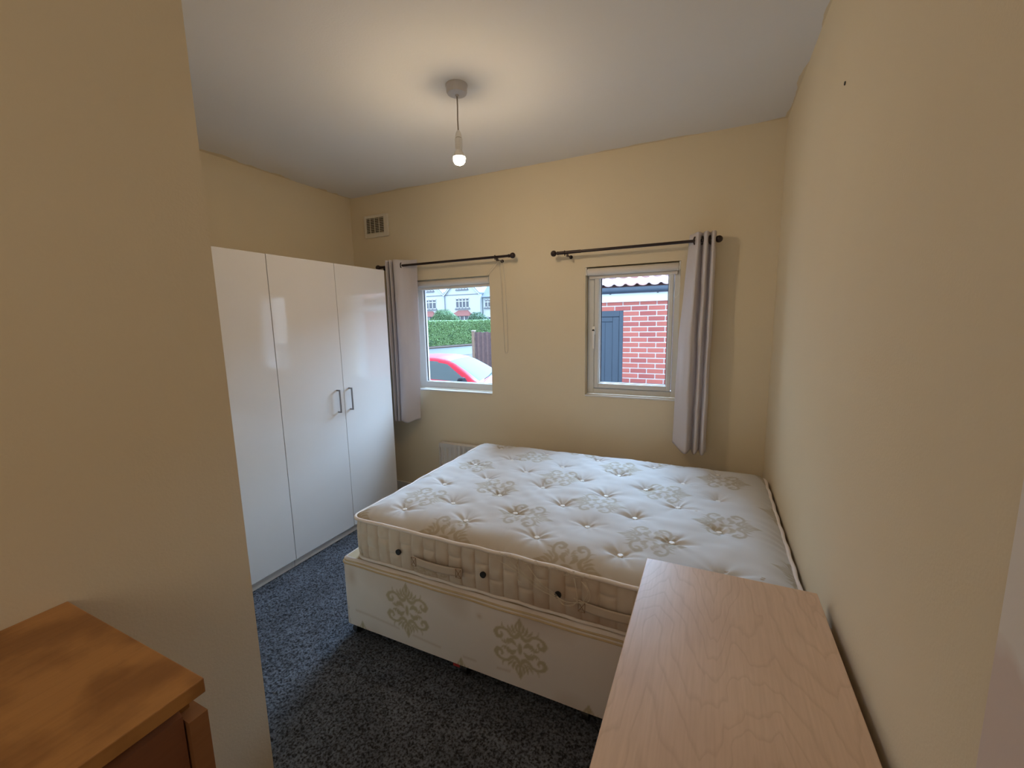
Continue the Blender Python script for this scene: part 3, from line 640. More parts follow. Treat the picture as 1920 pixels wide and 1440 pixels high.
def battr(A, S, Z_):
    front = (A[..., 1] < BY0 + .05)
    p = stamp(A[..., 0], A[..., 2], [(-1.12, .452), (-1.62, .48)], .10, .05) * .7 * front
    n0, n1 = S.shape; dd = .15 + .7 * smooth_noise(n0, n1, 26) * np.clip((A[..., 0] + 1.35) / .9, 0.1, 1) + .25 * smooth_noise(n0, n1, 5)
    dd += .5 * np.exp(-np.abs((Z_ - ZB) / (ZT - ZB)) * 6)  # colour gets darker towards the bottom edge
    q = seam_u(S); ph = q - np.floor(q); dd += .55 * np.exp(-(np.minimum(ph, 1 - ph) * CW / .0022) ** 2)  # shade in the quilting seams painted as dark lines
    return {'print': p, 'dirt_shade': np.clip(dd * .65, 0, 1)}
ring_surface('quilted_border', PR, zs, bdisp, M['border'], bed, battr)
MB().box(BX0 + .03, BX1 - .03, BY0 + .03, BY1 - .03, ZB - .008, ZB + .03, .01).build('underside', M['piping'], bed)
# piping cords, top and bottom
def piping(z, r, wob, inset, name='piping'):
    Pp = rounded_rect(BX0 + inset, BX1 - inset, BY0 + inset, BY1 - inset, .05, .012); pts = []
    for i, p in enumerate(Pp):
        w = wob * (math.sin(i * .11) + .6 * math.sin(i * .37 + 1)); dz = sway(p[0]) if (z > .5 and p[1] < BY0 + .06) else 0
        pts.append((p[0] + p[2] * .002 * math.sin(i * .5), p[1] + p[3] * .002 * math.sin(i * .43), z + w + dz))
    return MB().tube(pts, r, 10, closed=True).build(name, M['piping'], bed, smooth=True)
piping(ZT + .003, .0085, .0016, .0, 'top_piping'); piping(ZB + .000, .0070, .0012, .006, 'bottom_piping')
for i, (bx, by) in enumerate(BTN):
    z = top_z(bx, by)
    MB().lathe((bx, by, z), [(.0040, .0040), (.0085, .0060), (.0120, .0040), (.0120, -.000), (.008, -.003)], 14).build('tuft_button', M['button'], bed, smooth=True)
for xv in (-1.279, -.829, -.497):
    MB().lathe((xv, BY0 - .010, .535), [(.0135, -.006), (.0135, .0), (.0120, .004), (.0080, .004), (.0078, .0)][::-1], 20, axis=1).build('air_vent_eyelet', M['black'], bed, smooth='auto')
def side_handle(xa, xb, z):
    y = BY0 - .021; w = .0185
    n = 30; A_ = np.zeros((6, n, 3))
    for j in range(6):
        A_[j, :, 0] = np.linspace(xa, xb, n); A_[j, :, 2] = z + w * (j / 2.5 - 1) + .004 * (np.linspace(-1, 1, n)) ** 2
        A_[j, :, 1] = y - .010 * np.sin(np.linspace(0, PI, n)) ** .6 - .001
    h = np_grid_mesh('carry_handle', A_, M['border'], bed, {'print': A_[..., 0] * 0, 'dirt_shade': A_[..., 0] * 0 + .45}); md = h.modifiers.new('t', 'SOLIDIFY'); md.thickness = .004
    for xc in (xa + .014, xb - .014):
        st = MB(); a, b, c, d = xc - .013, xc + .013, z - .020, z + .020; yy = y - .0075
        st.tube([(a, yy, c), (b, yy, c), (b, yy, d), (a, yy, d)], .0012, 5, closed=True).tube([(a, yy, c), (b, yy, d)], .0011, 5).tube([(a, yy, d), (b, yy, c)], .0011, 5)
        st.build('handle_stitching', M['stitch'], h)
side_handle(-1.193, -.928, .520); side_handle(-.412, -.150, .522)
# frayed threads of the worn edge
rt = random.Random(3)
def thread(pts, r=.0009): return catmull(pts, 26), r
th = MB()
yt = BY0 - .022
T_ = [[(-.75, yt, .628), (-.66, yt - .01, .60), (-.58, yt - .006, .555), (-.50, yt - .012, .537)],
      [(-.70, yt, .63), (-.60, yt - .012, .585), (-.53, yt - .01, .55), (-.485, yt - .012, .535)],
      [(-.62, yt, .632), (-.56, yt - .014, .58), (-.50, yt - .01, .545), (-.47, yt - .012, .520), (-.44, yt - .014, .522), (-.415, yt - .015, .55), (-.42, yt - .01, .60), (-.43, yt, .628)],
      [(-.40, yt, .626), (-.375, yt - .012, .60), (-.378, yt - .014, .565), (-.40, yt - .012, .545), (-.425, yt - .012, .552)],
      [(-.39, yt, .626), (-.365, yt - .012, .59), (-.372, yt - .014, .555), (-.41, yt - .012, .542), (-.46, yt - .012, .530), (-.49, yt - .01, .538)],
      [(-.66, yt, .63), (-.655, yt - .01, .60), (-.66, yt - .012, .575), (-.645, yt - .01, .56)]]
for p in T_:
    for k in range(2): th.tube(catmull([(a + rt.uniform(-.004, .004), b, c + rt.uniform(-.004, .004)) for a, b, c in p], 26).tolist(), .0008, 4)
for k in range(70):
    x = rt.uniform(-.78, -.36); z = ZT + float(sway(np.array(x))) + rt.uniform(-.004, .008); y = BY0 - .006
    th.tube(catmull([(x, y, z), (x + rt.uniform(-.015, .015), y - rt.uniform(.0, .012), z + rt.uniform(-.006, .012)), (x + rt.uniform(-.03, .03), y - rt.uniform(-.004, .014), z + rt.uniform(-.012, .010))], 8).tolist(), .0006, 4)
tag(th.build('loose_threads', M['thread'], bed), kind='stuff')
for sg in (0,):   # creased worn patch shows as fine horizontal ridges: part of the border mesh
    pass

# divan base
dv = thing('divan_base', 'cream fabric divan bed base with gold medallions and castors under the mattress', 'bed base', (-.66, 2.12, 0))
DX0, DX1, DY0, DY1, DZ0, DZ1 = -1.652, .322, 1.428, 2.800, .066, .428
PD = rounded_rect(DX0, DX1, DY0, DY1, .035, .0055); zs2 = np.concatenate([np.linspace(DZ0, DZ1 - .03, 62), DZ1 - .03 + .03 * np.sin(np.linspace(.15, PI / 2, 7))])
def ddisp(S, Z_):
    t = np.clip((Z_ - (DZ1 - .03)) / .03, 0, 1); return -(1 - np.sqrt(np.maximum(1 - t * t, 0))) * .022 + .0012 * (smooth_noise(S.shape[0], S.shape[1], 20) - .5)
def dattr(A, S, Z_):
    front = (A[..., 1] < DY0 + .03); X_ = A[..., 0]
    cs = [(-1.243, .250), (-.661, .248), (-.079, .248), (-1.534, -.035), (-.952, -.035), (-.370, -.035)]
    p = stamp(X_, Z_, cs, .122, .137) * front; n0, n1 = S.shape
    dd = np.clip(smooth_noise(n0, n1, 30) - .6, 0, 1) * .9 + .5 * np.exp(-((X_ + 1.585) / .03) ** 2 - ((Z_ - .34) / .05) ** 2) + .5 * np.exp(-((X_ + .85) / .012) ** 2 - ((Z_ - .34) / .012) ** 2)
    dd += .4 * np.exp(-((Z_ - .135 + .02 * np.sin(X_ * 5)) / .006) ** 2) * (smooth_noise(n0, n1, 16) > .55) * front
    return {'print': p, 'dirt_shade': np.clip(dd, 0, 1)}
ring_surface('upholstered_box', PD, zs2, ddisp, M['divan'], dv, dattr)
MB().box(DX0 + .018, DX1 - .018, DY0 + .018, DY1 - .018, DZ1 - .012, DZ1 - .001, .003).build('platform_top', M['band'], dv)
MB().box(DX0 + .012, DX1 - .012, DY0 + .012, DY1 - .012, DZ0 - .004, DZ0 + .012).build('bottom_frame', M['black'], dv)
def loop(z, r, ins, nm):
    Pp = rounded_rect(DX0 + ins, DX1 - ins, DY0 + ins, DY1 - ins, .035, .02)
    MB().tube([(p[0], p[1], z + .0012 * math.sin(i * .4)) for i, p in enumerate(Pp)], r, 8, closed=True).build(nm, M['band'], dv, smooth=True)
loop(DZ1 - .026, .0038, -.001, 'seam_piping'); loop(DZ1 - .012, .0040, .004, 'seam_piping'); 
for xc in (DX0 + .045, -.95, -.39, DX1 - .06):
    for yc in (DY0 + .04, DY1 - .06):
        c = MB(); c.tube([(xc - .014, yc, .026), (xc + .014, yc, .026)], .026, 20); c.box(xc - .018, xc + .018, yc - .02, yc + .02, .040, .064, .004)
        c.build('castor', M['black'], dv)
MB().box(-1.0, -.965, DY0 + .005, DY0 + .008, .045, .068, .001).build('red_label', M['red_tag'], dv, label='small red tag')

# ------------------------------------------------------------------ chests of drawers
def chest(x0, x1, y0, y1, H_, face, wood, front, label, nd):
    """drawers face x+ or x-; the side panels run past the shorter top slab"""
    t = thing('chest_of_drawers', label, 'chest of drawers', ((x0 + x1) / 2, (y0 + y1) / 2, 0)); tt = .026
    xf = x1 if face > 0 else x0; xb = x0 if face > 0 else x1; s = face
    MB().box(x0, x1, y0, y1, H_ - tt, H_, .0025).build('top', wood, t)
    zt = H_ - tt
    for ya, yb in ((y0 + .004, y0 + .030), (y1 - .030, y1 - .004)):
        MB().box(xb, xf - s * .012, ya, yb, 0, zt).build('side_panel', wood, t)
    ya, yb = y0 + .030, y1 - .030
    MB().box(xb, xb + s * .008, ya, yb, .05, zt).build('back_panel', wood, t)
    MB().box(xf - s * .045, xf - s * .030, ya, yb, 0, .055).build('plinth', wood, t)
    zz = np.linspace(.060, zt - .010, nd + 1)
    for k in range(nd):
        a, b = zz[k] + .002, zz[k + 1] - .003
        p = [(xf - s * .034, a), (xf - s * .012, a), (xf - s * .012, b - .012), (xf - s * .030, b), (xf - s * .034, b)]
        m_ = MB(); V = [(x, ya + .002, z) for x, z in p] + [(x, yb - .002, z) for x, z in p]; n = len(p)
        m_.add(V, [tuple(range(n))[::-1], tuple(range(n, 2 * n))] + [(i, (i + 1) % n, n + (i + 1) % n, n + i) for i in range(n)])
        d = m_.build('drawer_front', front, t)
        MB().box(xb + s * .02, xf - s * .035, ya + .012, yb - .012, a + .02, b - .05).build('drawer_box', wood, d)
    return t
# near right chest: its top fills the lower right of the view
chest(-.167, .313, .602, 1.402, .786, -1, M['birch'], M['birch'], 'pale birch chest of drawers against the foot of the bed and the right wall', 3)
# near left chest: the side panel's top end shows beyond the slab
t = thing('chest_of_drawers', 'worn orange wooden chest of drawers against the left partition wall', 'chest of drawers', (-.964, -.06, 0))
lx0, lx1, ly0, ly1, lz = -1.203, -.724, -.462, .338, 1.028
MB().box(lx0, lx1, ly0, ly1, lz - .026, lz, .002).build('top', M['birch_dim'], t)
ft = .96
MB().box(lx0 + .002, lx1 - .045, ly1 - .04, ly1 - .006, 0, lz - .026).build('side_panel', M['birch_dim'], t)
MB().box(lx0 + .002, lx1 - .045, ly0 + .006, ly0 + .04, 0, lz - .026).build('side_panel', M['birch_dim'], t)
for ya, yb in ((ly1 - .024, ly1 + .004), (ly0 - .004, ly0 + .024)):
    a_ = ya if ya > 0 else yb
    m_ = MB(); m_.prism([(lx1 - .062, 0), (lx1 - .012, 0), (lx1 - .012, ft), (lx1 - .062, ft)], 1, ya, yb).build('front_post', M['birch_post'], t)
MB().box(lx0 + .002, lx0 + .01, ly0 + .04, ly1 - .04, .05, lz - .026).build('back_panel', M['birch_dim'], t)
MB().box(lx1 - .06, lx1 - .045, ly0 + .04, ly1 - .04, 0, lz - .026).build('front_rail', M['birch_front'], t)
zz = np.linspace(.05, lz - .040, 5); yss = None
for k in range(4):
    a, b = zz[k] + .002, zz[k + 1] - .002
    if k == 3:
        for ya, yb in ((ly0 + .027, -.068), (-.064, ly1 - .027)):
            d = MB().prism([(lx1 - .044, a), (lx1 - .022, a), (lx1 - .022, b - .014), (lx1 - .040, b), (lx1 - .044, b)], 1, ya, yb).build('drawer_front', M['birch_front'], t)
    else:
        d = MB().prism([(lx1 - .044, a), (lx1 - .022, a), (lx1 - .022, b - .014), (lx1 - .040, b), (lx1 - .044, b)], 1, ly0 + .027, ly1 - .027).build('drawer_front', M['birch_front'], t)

# ================================================================== outside
M['tarmac'] = mat('damp_tarmac', (.045, .05, .058), .6, var=.2, vscale=3, bump=.4, bscale=60)
M['pavement'] = mat('brown_verge', (.09, .06, .05), .8, var=.3, vscale=5)
M['drive'] = mat('gravel_drive', (.08, .075, .07), .9, var=.3, vscale=20)
struct('ground', MB().box(-70, 40, D + T, 75, GZ - .3, GZ), M['drive'])
def slab(mb, a, b, w0, w1, z0, z1):
    """strip along line a-b offset between w0 and w1 to the camera side"""
    a, b = Vector((*a, 0)), Vector((*b, 0)); d = (b - a).normalized(); nn = Vector((d.y, -d.x, 0))
    P_ = [a + nn * w0, b + nn * w0, b + nn * w1, a + nn * w1]; V = [(p.x, p.y, z) for z in (z0, z1) for p in P_]
    return mb.add(V, [(3, 2, 1, 0), (4, 5, 6, 7), (0, 1, 5, 4), (1, 2, 6, 5), (2, 3, 7, 6), (3, 0, 4, 7)])
HA, HB = (-23.2, 23.8), (-18.3, 39.9)       # near face of the hedge
struct('road', slab(MB(), HA, (-16.0, 47.5), 1.6, 8.5, GZ, GZ + .012), M['tarmac'])
struct('pavement', slab(MB(), HA, (-16.0, 47.5), -.2, 1.6, GZ, GZ + .10), M['pavement'])

# ---- foliage
def leaf_mat(name, col, rough=.55):
    m, N, L, P = new_mat(name)
    g = N.new('ShaderNodeNewGeometry'); hs = N.new('ShaderNodeHueSaturation'); hs.inputs['Color'].default_value = (*col, 1)
    mr = N.new('ShaderNodeMapRange'); mr.inputs['To Min'].default_value = .55; mr.inputs['To Max'].default_value = 1.5
    L.new(g.outputs['Random Per Island'], mr.inputs['Value']); L.new(mr.outputs[0], hs.inputs['Value']); L.new(hs.outputs[0], P.inputs['Base Color']); P.inputs['Roughness'].default_value = rough
    return m
M['leaf_hedge'] = leaf_mat('hedge_leaf', (.19, .35, .14)); M['leaf_dome'] = leaf_mat('dome_leaf', (.16, .31, .15)); M['leaf_grey'] = leaf_mat('shrub_leaf', (.13, .24, .17)); M['leaf_core'] = mat('foliage_core', (.05, .11, .05), .9)
def leaves_on(points, normals, size, name, m, parent):
    n = len(points); P_ = np.array(points); Nn = np.array(normals); k = rng.randn(n, 3) * .55; d = Nn + k; d /= np.linalg.norm(d, axis=1)[:, None]
    a = np.cross(d, rng.randn(n, 3)); a /= np.linalg.norm(a, axis=1)[:, None]; b = np.cross(d, a); s = (size * (.6 + .8 * rng.rand(n)))[:, None]
    P_ = P_ + Nn * (rng.rand(n)[:, None] - .3) * size
    V = np.stack([P_ - a * s, P_ + b * s * .5, P_ + a * s, P_ - b * s * .5], 1).reshape(-1, 3)
    off = np.array(parent.location); me = bpy.data.meshes.new(name); me.from_pydata((V - off).tolist(), [], [(4 * i, 4 * i + 1, 4 * i + 2, 4 * i + 3) for i in range(n)])
    return tag(mk(name, parent, me, m), kind='stuff')
# hedge
hg = thing('hedge', 'long clipped green hedge beyond the road, seen through the left window', 'hedge', (-20.7, 31.5, GZ))
a, b = Vector((*HA, 0)), Vector((*HB, 0)); d = (b - a).normalized(); nn = Vector((d.y, -d.x, 0)); Lh = (b - a).length; hz = 2.17; dep = 1.3
n1_, n2_ = 170, 40
prof = [(0, 0)] + [(.0, hz * t) for t in np.linspace(.05, .93, 22)] + [(.04, hz * .97), (.14, hz)] + [(t * dep, hz) for t in np.linspace(.2, .9, 8)] + [(dep, hz * .9), (dep, 0)]
A = np.zeros((n1_, len(prof), 3)); bm_ = smooth_noise(n1_, len(prof), 5) - .5
for i in range(n1_):
    p = a + d * (Lh * i / (n1_ - 1))
    for j, (o_, z_) in enumerate(prof):
        q = p - nn * (o_ + .14 * bm_[i, j]); A[i, j] = (q.x, q.y, GZ + z_ + (.10 * bm_[i, j] if z_ > hz * .9 else 0))
np_grid_mesh('hedge_core', A, M['leaf_core'], hg)
pts, nr = [], []
for k in range(30000):
    t = random.random(); z_ = hz * random.random() ** .9; p = a + d * (Lh * t)
    pts.append((p.x + nn.x * .03, p.y + nn.y * .03, GZ + z_)); nr.append((nn.x, nn.y, .25))
for k in range(12000):
    t = random.random(); o_ = random.random() * dep; p = a + d * (Lh * t) - nn * o_; pts.append((p.x, p.y, GZ + hz + .03)); nr.append((nn.x * .2, nn.y * .2, 1))
leaves_on(pts, nr, .055, 'leaves', M['leaf_hedge'], hg)
def bush(c, rx, ry, rz, label, m, n, size, name, flat=1.0):
    t = thing(name, label, 'bush', (c[0], c[1], GZ)); ico = bmesh.new(); bmesh.ops.create_icosphere(ico, subdivisions=4, radius=1)
    vv = [v_.co.copy() for v_ in ico.verts]; pts, nr, V = [], [], []
    for p in vv:
        w = 1 + .05 * math.sin(p.x * 7 + 1) * math.sin(p.y * 6) + .04 * math.sin(p.z * 9 + p.x * 4); V.append((c[0] + p.x * rx * w * .96, c[1] + p.y * ry * w * .96, max(GZ, c[2] + p.z * rz * w * .96)))
    m_ = MB(); m_.add(V, [[q.index for q in f_.verts] for f_ in ico.faces]); ico.free(); m_.build('foliage_core', M['leaf_core'], t, smooth=True)
    for k in range(n):
        th_ = random.random() * 2 * PI; cz_ = random.uniform(-1, 1); sr = math.sqrt(1 - cz_ * cz_); p = Vector((sr * math.cos(th_), sr * math.sin(th_), cz_))
        w = 1 + .05 * math.sin(p.x * 7 + 1) * math.sin(p.y * 6) + .04 * math.sin(p.z * 9 + p.x * 4); z_ = c[2] + p.z * rz * w
        if z_ < GZ or p.y > .3: continue
        pts.append((c[0] + p.x * rx * w, c[1] + p.y * ry * w, z_)); nr.append(tuple(p))
    leaves_on(pts, nr, size, 'leaves', m, t); return t
bush((-27.15, 40.3, .55), 2.08, 1.6, 2.30, 'clipped dome-shaped green bush behind the hedge', M['leaf_dome'], 9000, .06, 'dome_bush')
bush((-23.30, 41.0, .5), 1.62, 1.2, 1.95, 'loose grey-green shrub behind the hedge, right of the dome bush', M['leaf_grey'], 5000, .08, 'garden_shrub')

# ---- board fence
M['board'] = mat('weathered_board', (.21, .15, .15), .85, var=.35, vscale=14, bump=.4, bscale=50)
M['board2'] = mat('weathered_board_dark', (.15, .11, .12), .85, var=.35, vscale=14)
M['post'] = mat('fence_post', (.32, .24, .19), .85, var=.2, vscale=10)
fn = thing('board_fence', 'weathered vertical board fence with a capped post beside the red car', 'fence', (-5.8, 13, GZ))
FY = 13.0; po = MB().box(-7.63, -7.53, FY - .05, FY + .05, GZ, 1.235, .005).build('post', M['post'], fn)
MB().box(-7.645, -7.515, FY - .065, FY + .065, 1.235, 1.27, .008).build('post_cap', mat('pale_post_cap', (.5, .46, .42), .8), po)
for k in range(38):
    x = -7.52 + k * .088
    MB().box(x, x + .083, FY - .012 + (.008 if k % 2 else 0), FY + .008 + (.008 if k % 2 else 0), GZ + .04, 1.205 + random.uniform(-.012, .012), .002).build('board', M['board'] if k % 2 else M['board2'], fn)
for z in (-.2, .4, .95): MB().box(-7.53, -4.15, FY + .018, FY + .06, z, z + .08).build('rail', M['post'], fn)

# ---- brick garage
M['brick'] = mat('red_brick', (.46, .13, .10), .85, var=.12, vscale=9, bump=.3, bscale=120)
M['brick2'] = mat('red_brick_dark', (.38, .10, .085), .85, var=.15, vscale=9, bump=.3, bscale=120)
M['mortar'] = mat('pale_mortar', (.70, .66, .64), .95)
M['gar_door'] = mat('blue_grey_door', (.038, .058, .085), .5, var=.08)
M['fascia'] = mat('white_fascia', (.74, .77, .80), .4)
M['gutter'] = mat('dark_gutter', (.045, .065, .095), .45, var=.15)
M['tile'] = mat('red_pantile', (.54, .30, .28), .8, var=.2, vscale=7); M['tile2'] = mat('pink_pantile', (.56, .42, .43), .8, var=.2, vscale=7)
gr = thing('brick_garage', 'red brick garage with dark door and pantile roof outside the right window', 'garage', (-.6, 6.35, GZ))
GY = 6.35; gx0, gx1, gy1 = -2.35, 1.4, 9.5; gtop = 1.845; dx0, dx1, dtop = -2.05, -1.183, 1.702
c = MB(); c.box(gx0, dx0, GY + .012, GY + .1, GZ, gtop).box(dx1, gx1, GY + .012, GY + .1, GZ, gtop).box(dx0, dx1, GY + .012, GY + .1, dtop, gtop)
c.box(gx0, gx0 + .1, GY + .1, gy1, GZ, gtop).box(gx1 - .1, gx1, GY + .1, gy1, GZ, gtop).box(gx0, gx1, gy1 - .1, gy1, GZ, gtop)
c.build('wall', M['mortar'], gr)
brick_me = {}
def brick(w, x, z, m):
    w = round(w, 3); key = (w, m.name)
    if key not in brick_me:
        q = MB().box(0, w, 0, .05, 0, .0595, .0025); me = bpy.data.meshes.new('brick'); me.from_pydata(q.v, [], q.f); me.materials.append(m); brick_me[key] = me
    o = bpy.data.objects.new('brick', brick_me[key]); C.objects.link(o); o.parent = gr; o.location = (x - gr.location.x, GY - gr.location.y, z - gr.location.z); return o
nb = 0; zc0 = 1.775; rest = MB()
for k in range(31):
    z = zc0 - k * .0752; off = .0 if k % 2 == 0 else .1175; x = -2.35 - off + (-1.183 + 2.35) % .235 - .235
    while x < gx1:
        a_, b_ = x, x + .2195; x += .235
        a_ = max(a_, gx0); b_ = min(b_, gx1)
        if z < dtop - .02:
            if a_ < dx1 and b_ > dx1: a_ = dx1
            elif a_ < dx0 and b_ > dx0: b_ = dx0
            elif a_ >= dx0 and b_ <= dx1: continue
            if a_ >= dx0 - .001 and b_ <= dx1 + .001 and a_ > dx0 - .001 and b_ < dx1: continue
        if b_ - a_ < .03: continue
        m_ = M['brick'] if random.random() < .7 else M['brick2']
        if a_ < -.3 and z > .45 and nb < 290: brick(b_ - a_, a_, z, m_); nb += 1
        else: rest.box(a_, b_, GY, GY + .05, z, z + .0595)
tag(rest.build('brickwork', M['brick'], gr), kind='stuff')
dd = MB().box(dx0, dx1, GY + .03, GY + .06, GZ + .02, dtop - .002).build('door', M['gar_door'], gr)
f_ = MB(); f_.box(dx1 - .055, dx1 - .001, GY + .002, GY + .05, GZ, dtop, .004).box(dx0 + .001, dx0 + .055, GY + .002, GY + .05, GZ, dtop, .004).box(dx0 + .055, dx1 - .055, GY + .002, GY + .05, dtop - .085, dtop, .004).build('door_frame', M['gar_door'], gr)
MB().box(dx1 - .155, dx1 - .058, GY + .012, GY + .034, GZ + .02, dtop - .09, .006).box(dx0 + .058, dx0 + .155, GY + .012, GY + .034, GZ + .02, dtop - .09, .006).box(dx0 + .155, dx1 - .155, GY + .012, GY + .034, dtop - .16, dtop - .09, .006).build('door_stile', M['gar_door'], dd)
for k in range(5): MB().box(dx0 + .16 + k * .111, dx0 + .266 + k * .111, GY + .024, GY + .032, GZ + .02, dtop - .165, .003).build('door_board', M['gar_door'], dd)
MB().box(gx0 - .1, gx1 + .1, GY - .06, GY + .012, 1.822, 1.975, .004).build('fascia', M['fascia'], gr)
pr_ = [(GY - .165, 2.020)] + [(GY - .115 + .055 * math.cos(a), 1.992 + .055 * math.sin(a)) for a in np.linspace(PI, 2 * PI, 12)] + [(GY - .060, 2.020), (GY - .066, 2.020)] + [(GY - .115 + .048 * math.cos(a), 1.995 + .048 * math.sin(a)) for a in np.linspace(2 * PI, PI, 12)]
gm = MB(); gm.prism(pr_, 0, gx0 - .12, gx1 + .12); gm.build('gutter', M['gutter'], gr, smooth='auto')
for xb in (-1.35, -.70, .1, .9): MB().prism([(GY - .172, 1.985), (GY - .115, 1.928), (GY - .061, 1.96), (GY - .061, 2.015), (GY - .115, 1.95), (GY - .168, 2.0)], 0, xb - .012, xb + .012).build('gutter_bracket', M['gutter'], gr)
MB().box(gx0 - .1, gx1 + .1, GY - .058, GY - .002, 1.96, 2.03).build('eaves_board', M['gutter'], gr)
# pantiles: each its own curved piece
sl = math.radians(27); tw, tl = .158, .30; tile_me = []
for mi in (M['tile'], M['tile2']):
    n = 13; V = []
    for lay in (0, .012):
        for j in (0, 1):
            for i in range(n):
                s_ = i / (n - 1); h = .024 * max(0, math.sin(PI * (s_ / .42))) if s_ < .42 else -.010 * math.sin(PI * (s_ - .42) / .58)
                V.append((s_ * tw, j * (tl + .03), h + lay + (0 if j else .016)))
    F = []; q = lambda l, j, i: l * 2 * n + j * n + i
    for i in range(n - 1): F += [(q(1, 0, i), q(1, 0, i + 1), q(1, 1, i + 1), q(1, 1, i)), (q(0, 0, i + 1), q(0, 0, i), q(0, 1, i), q(0, 1, i + 1)), (q(0, 0, i), q(0, 0, i + 1), q(1, 0, i + 1), q(1, 0, i))]
    me = bpy.data.meshes.new('roof_tile'); me.from_pydata(V, [], F); me.materials.append(mi); tile_me.append(me)
for rw in range(6):
    for cc in range(25):
        o = bpy.data.objects.new('roof_tile', tile_me[int(random.random() < .45)]); C.objects.link(o); o.parent = gr
        o.location = (gx0 - .08 + cc * tw - gr.location.x, GY - .13 + rw * tl * math.cos(sl) - gr.location.y, 2.030 + rw * tl * math.sin(sl) - gr.location.z); o.rotation_euler = (sl, 0, 0)
MB().add([(gx0 - .1, GY - .06, 2.025), (gx1 + .1, GY - .06, 2.025), (gx1 + .1, 7.95, 2.025 + 1.6 * math.tan(sl)), (gx0 - .1, 7.95, 2.025 + 1.6 * math.tan(sl)), (gx0 - .1, gy1 + .2, 2.0), (gx1 + .1, gy1 + .2, 2.0)],
         [(0, 1, 2, 3), (3, 2, 5, 4), (0, 3, 4), (1, 5, 2), (0, 4, 5, 1)]).build('roof_deck', M['tile'], gr)

# ---- houses across the road
M['hrender'] = mat('white_house_render', (.70, .79, .84), .9, var=.02, vscale=.6)
M['slate'] = mat('blue_slate', (.26, .33, .42), .7, var=.15, vscale=2.0)
M['hframe'] = mat('house_window_frame', (.72, .78, .82), .5); M['hglass'] = mat('house_glass', (.10, .13, .18), .15, spec=.8, var=.3, vscale=1.5)
M['hsill'] = mat('grey_sill', (.24, .27, .33), .8); M['bayroof'] = mat('red_bay_tile', (.38, .18, .18), .8, var=.15, vscale=5)
HY = 46.0; PITCHED = 1.0
def house_window(parent, x0, x1, z0, z1, n, y=HY):
    f = MB(); f.box(x0, x1, y - .06, y - .002, z0, z0 + .10).box(x0, x1, y - .06, y - .002, z1 - .08, z1)
    for k in range(n + 1):
        xc = x0 + (x1 - x0) * k / n; f.box(max(x0, xc - .05), min(x1, xc + .05), y - .06, y - .002, z0, z1)
    zt = z0 + (z1 - z0) * .70; f.box(x0, x1, y - .07, y - .002, zt - .05, zt + .05)
    o = f.build('window', M['hframe'], parent)
    for k in range(n):
        MB().box(x0 + (x1 - x0) * k / n + .05, x0 + (x1 - x0) * (k + 1) / n - .05, y - .02, y - .001, z0 + .1, zt - .05).build('pane', M['hglass'], o)
        MB().box(x0 + (x1 - x0) * k / n + .05, x0 + (x1 - x0) * (k + 1) / n - .05, y - .02, y - .001, zt + .05, z1 - .08).build('pane', M['hglass'], o)
    MB().box(x0 - .12, x1 + .12, y - .14, y - .002, z0 - .15, z0 - .02).build('window_ledge', M['hsill'], o)
def gable_house(xc, hw_, label):
    t = thing('gabled_house', label, 'house', (xc, HY, GZ)); ze = 4.92; za = ze + hw_ * PITCHED
    MB().prism([(xc - hw_, GZ), (xc + hw_, GZ), (xc + hw_, ze), (xc, za), (xc - hw_, ze)], 1, HY, HY + 8).build('wall', M['hrender'], t)
    for s in (-1, 1):
        e = .05; MB().prism([(xc, za), (xc, za + .16), (xc + s * (hw_ - .01 + e), ze - e + .16), (xc + s * (hw_ + e), ze - e)], 1, HY - .22, HY + 8).build('roof_slope', M['slate'], t)
        MB().prism([(xc, za - .16), (xc, za + .02), (xc + s * (hw_ + e), ze - e + .02), (xc + s * (hw_ + e), ze - e - .15)], 1, HY - .24, HY - .19).build('bargeboard', M['hframe'], t)
    MB().box(xc - hw_, xc + hw_, HY - .05, HY - .001, ze - .10, ze - .02).build('string_course', M['hsill'], t)
    return t
g1 = gable_house(-28.30, 2.52, 'white gabled house with a four-light window, centre of the left window view')
house_window(g1, -29.20, -27.28, 3.20, 4.42, 4); house_window(g1, -29.05, -27.45, 5.52, 6.35, 4)
g2 = gable_house(-33.45, 2.52, 'white gabled house at the left edge of the window view')
house_window(g2, -34.4, -32.15, 3.20, 4.42, 4); house_window(g2, -34.2, -32.5, 5.50, 6.35, 4)
M['pipe_g'] = mat('grey_downpipe', (.20, .25, .34), .6)
MB().tube([(-30.78, HY - .12, 2.0), (-30.78, HY - .12, 5.0), (-30.78, HY - .25, 5.25)], .05, 8).build('downpipe', M['pipe_g'], g1)
def bay(parent, x0, x1, z0, z1):
    i = .75
    MB().add([(x0, HY - .95, z0), (x1, HY - .95, z0), (x1 - i, HY - .01, z1), (x0 + i, HY - .01, z1), (x0, HY - .01, z0), (x1, HY - .01, z0)], [(0, 1, 2, 3), (0, 3, 4), (1, 5, 2), (0, 4, 5, 1), (3, 2, 5, 4)]).build('bay_roof', M['bayroof'], parent)
    w = MB(); w.box(x0 + .15, x1 - .15, HY - .8, HY - .01, GZ, .9)
    for k in range(5): w.box(x0 + .15 + (x1 - x0 - .42) * k / 4, x0 + .27 + (x1 - x0 - .42) * k / 4, HY - .8, HY - .7, .9, z0 - .01)
    w.build('bay_window', M['hframe'], parent)
    MB().box(x0 + .2, x1 - .2, HY - .72, HY - .70, .9, z0 - .02).build('bay_glass', M['hglass'], parent)
bay(g1, -29.65, -26.75, 2.24, 2.95); bay(g2, -34.9, -32.0, 2.24, 2.95)
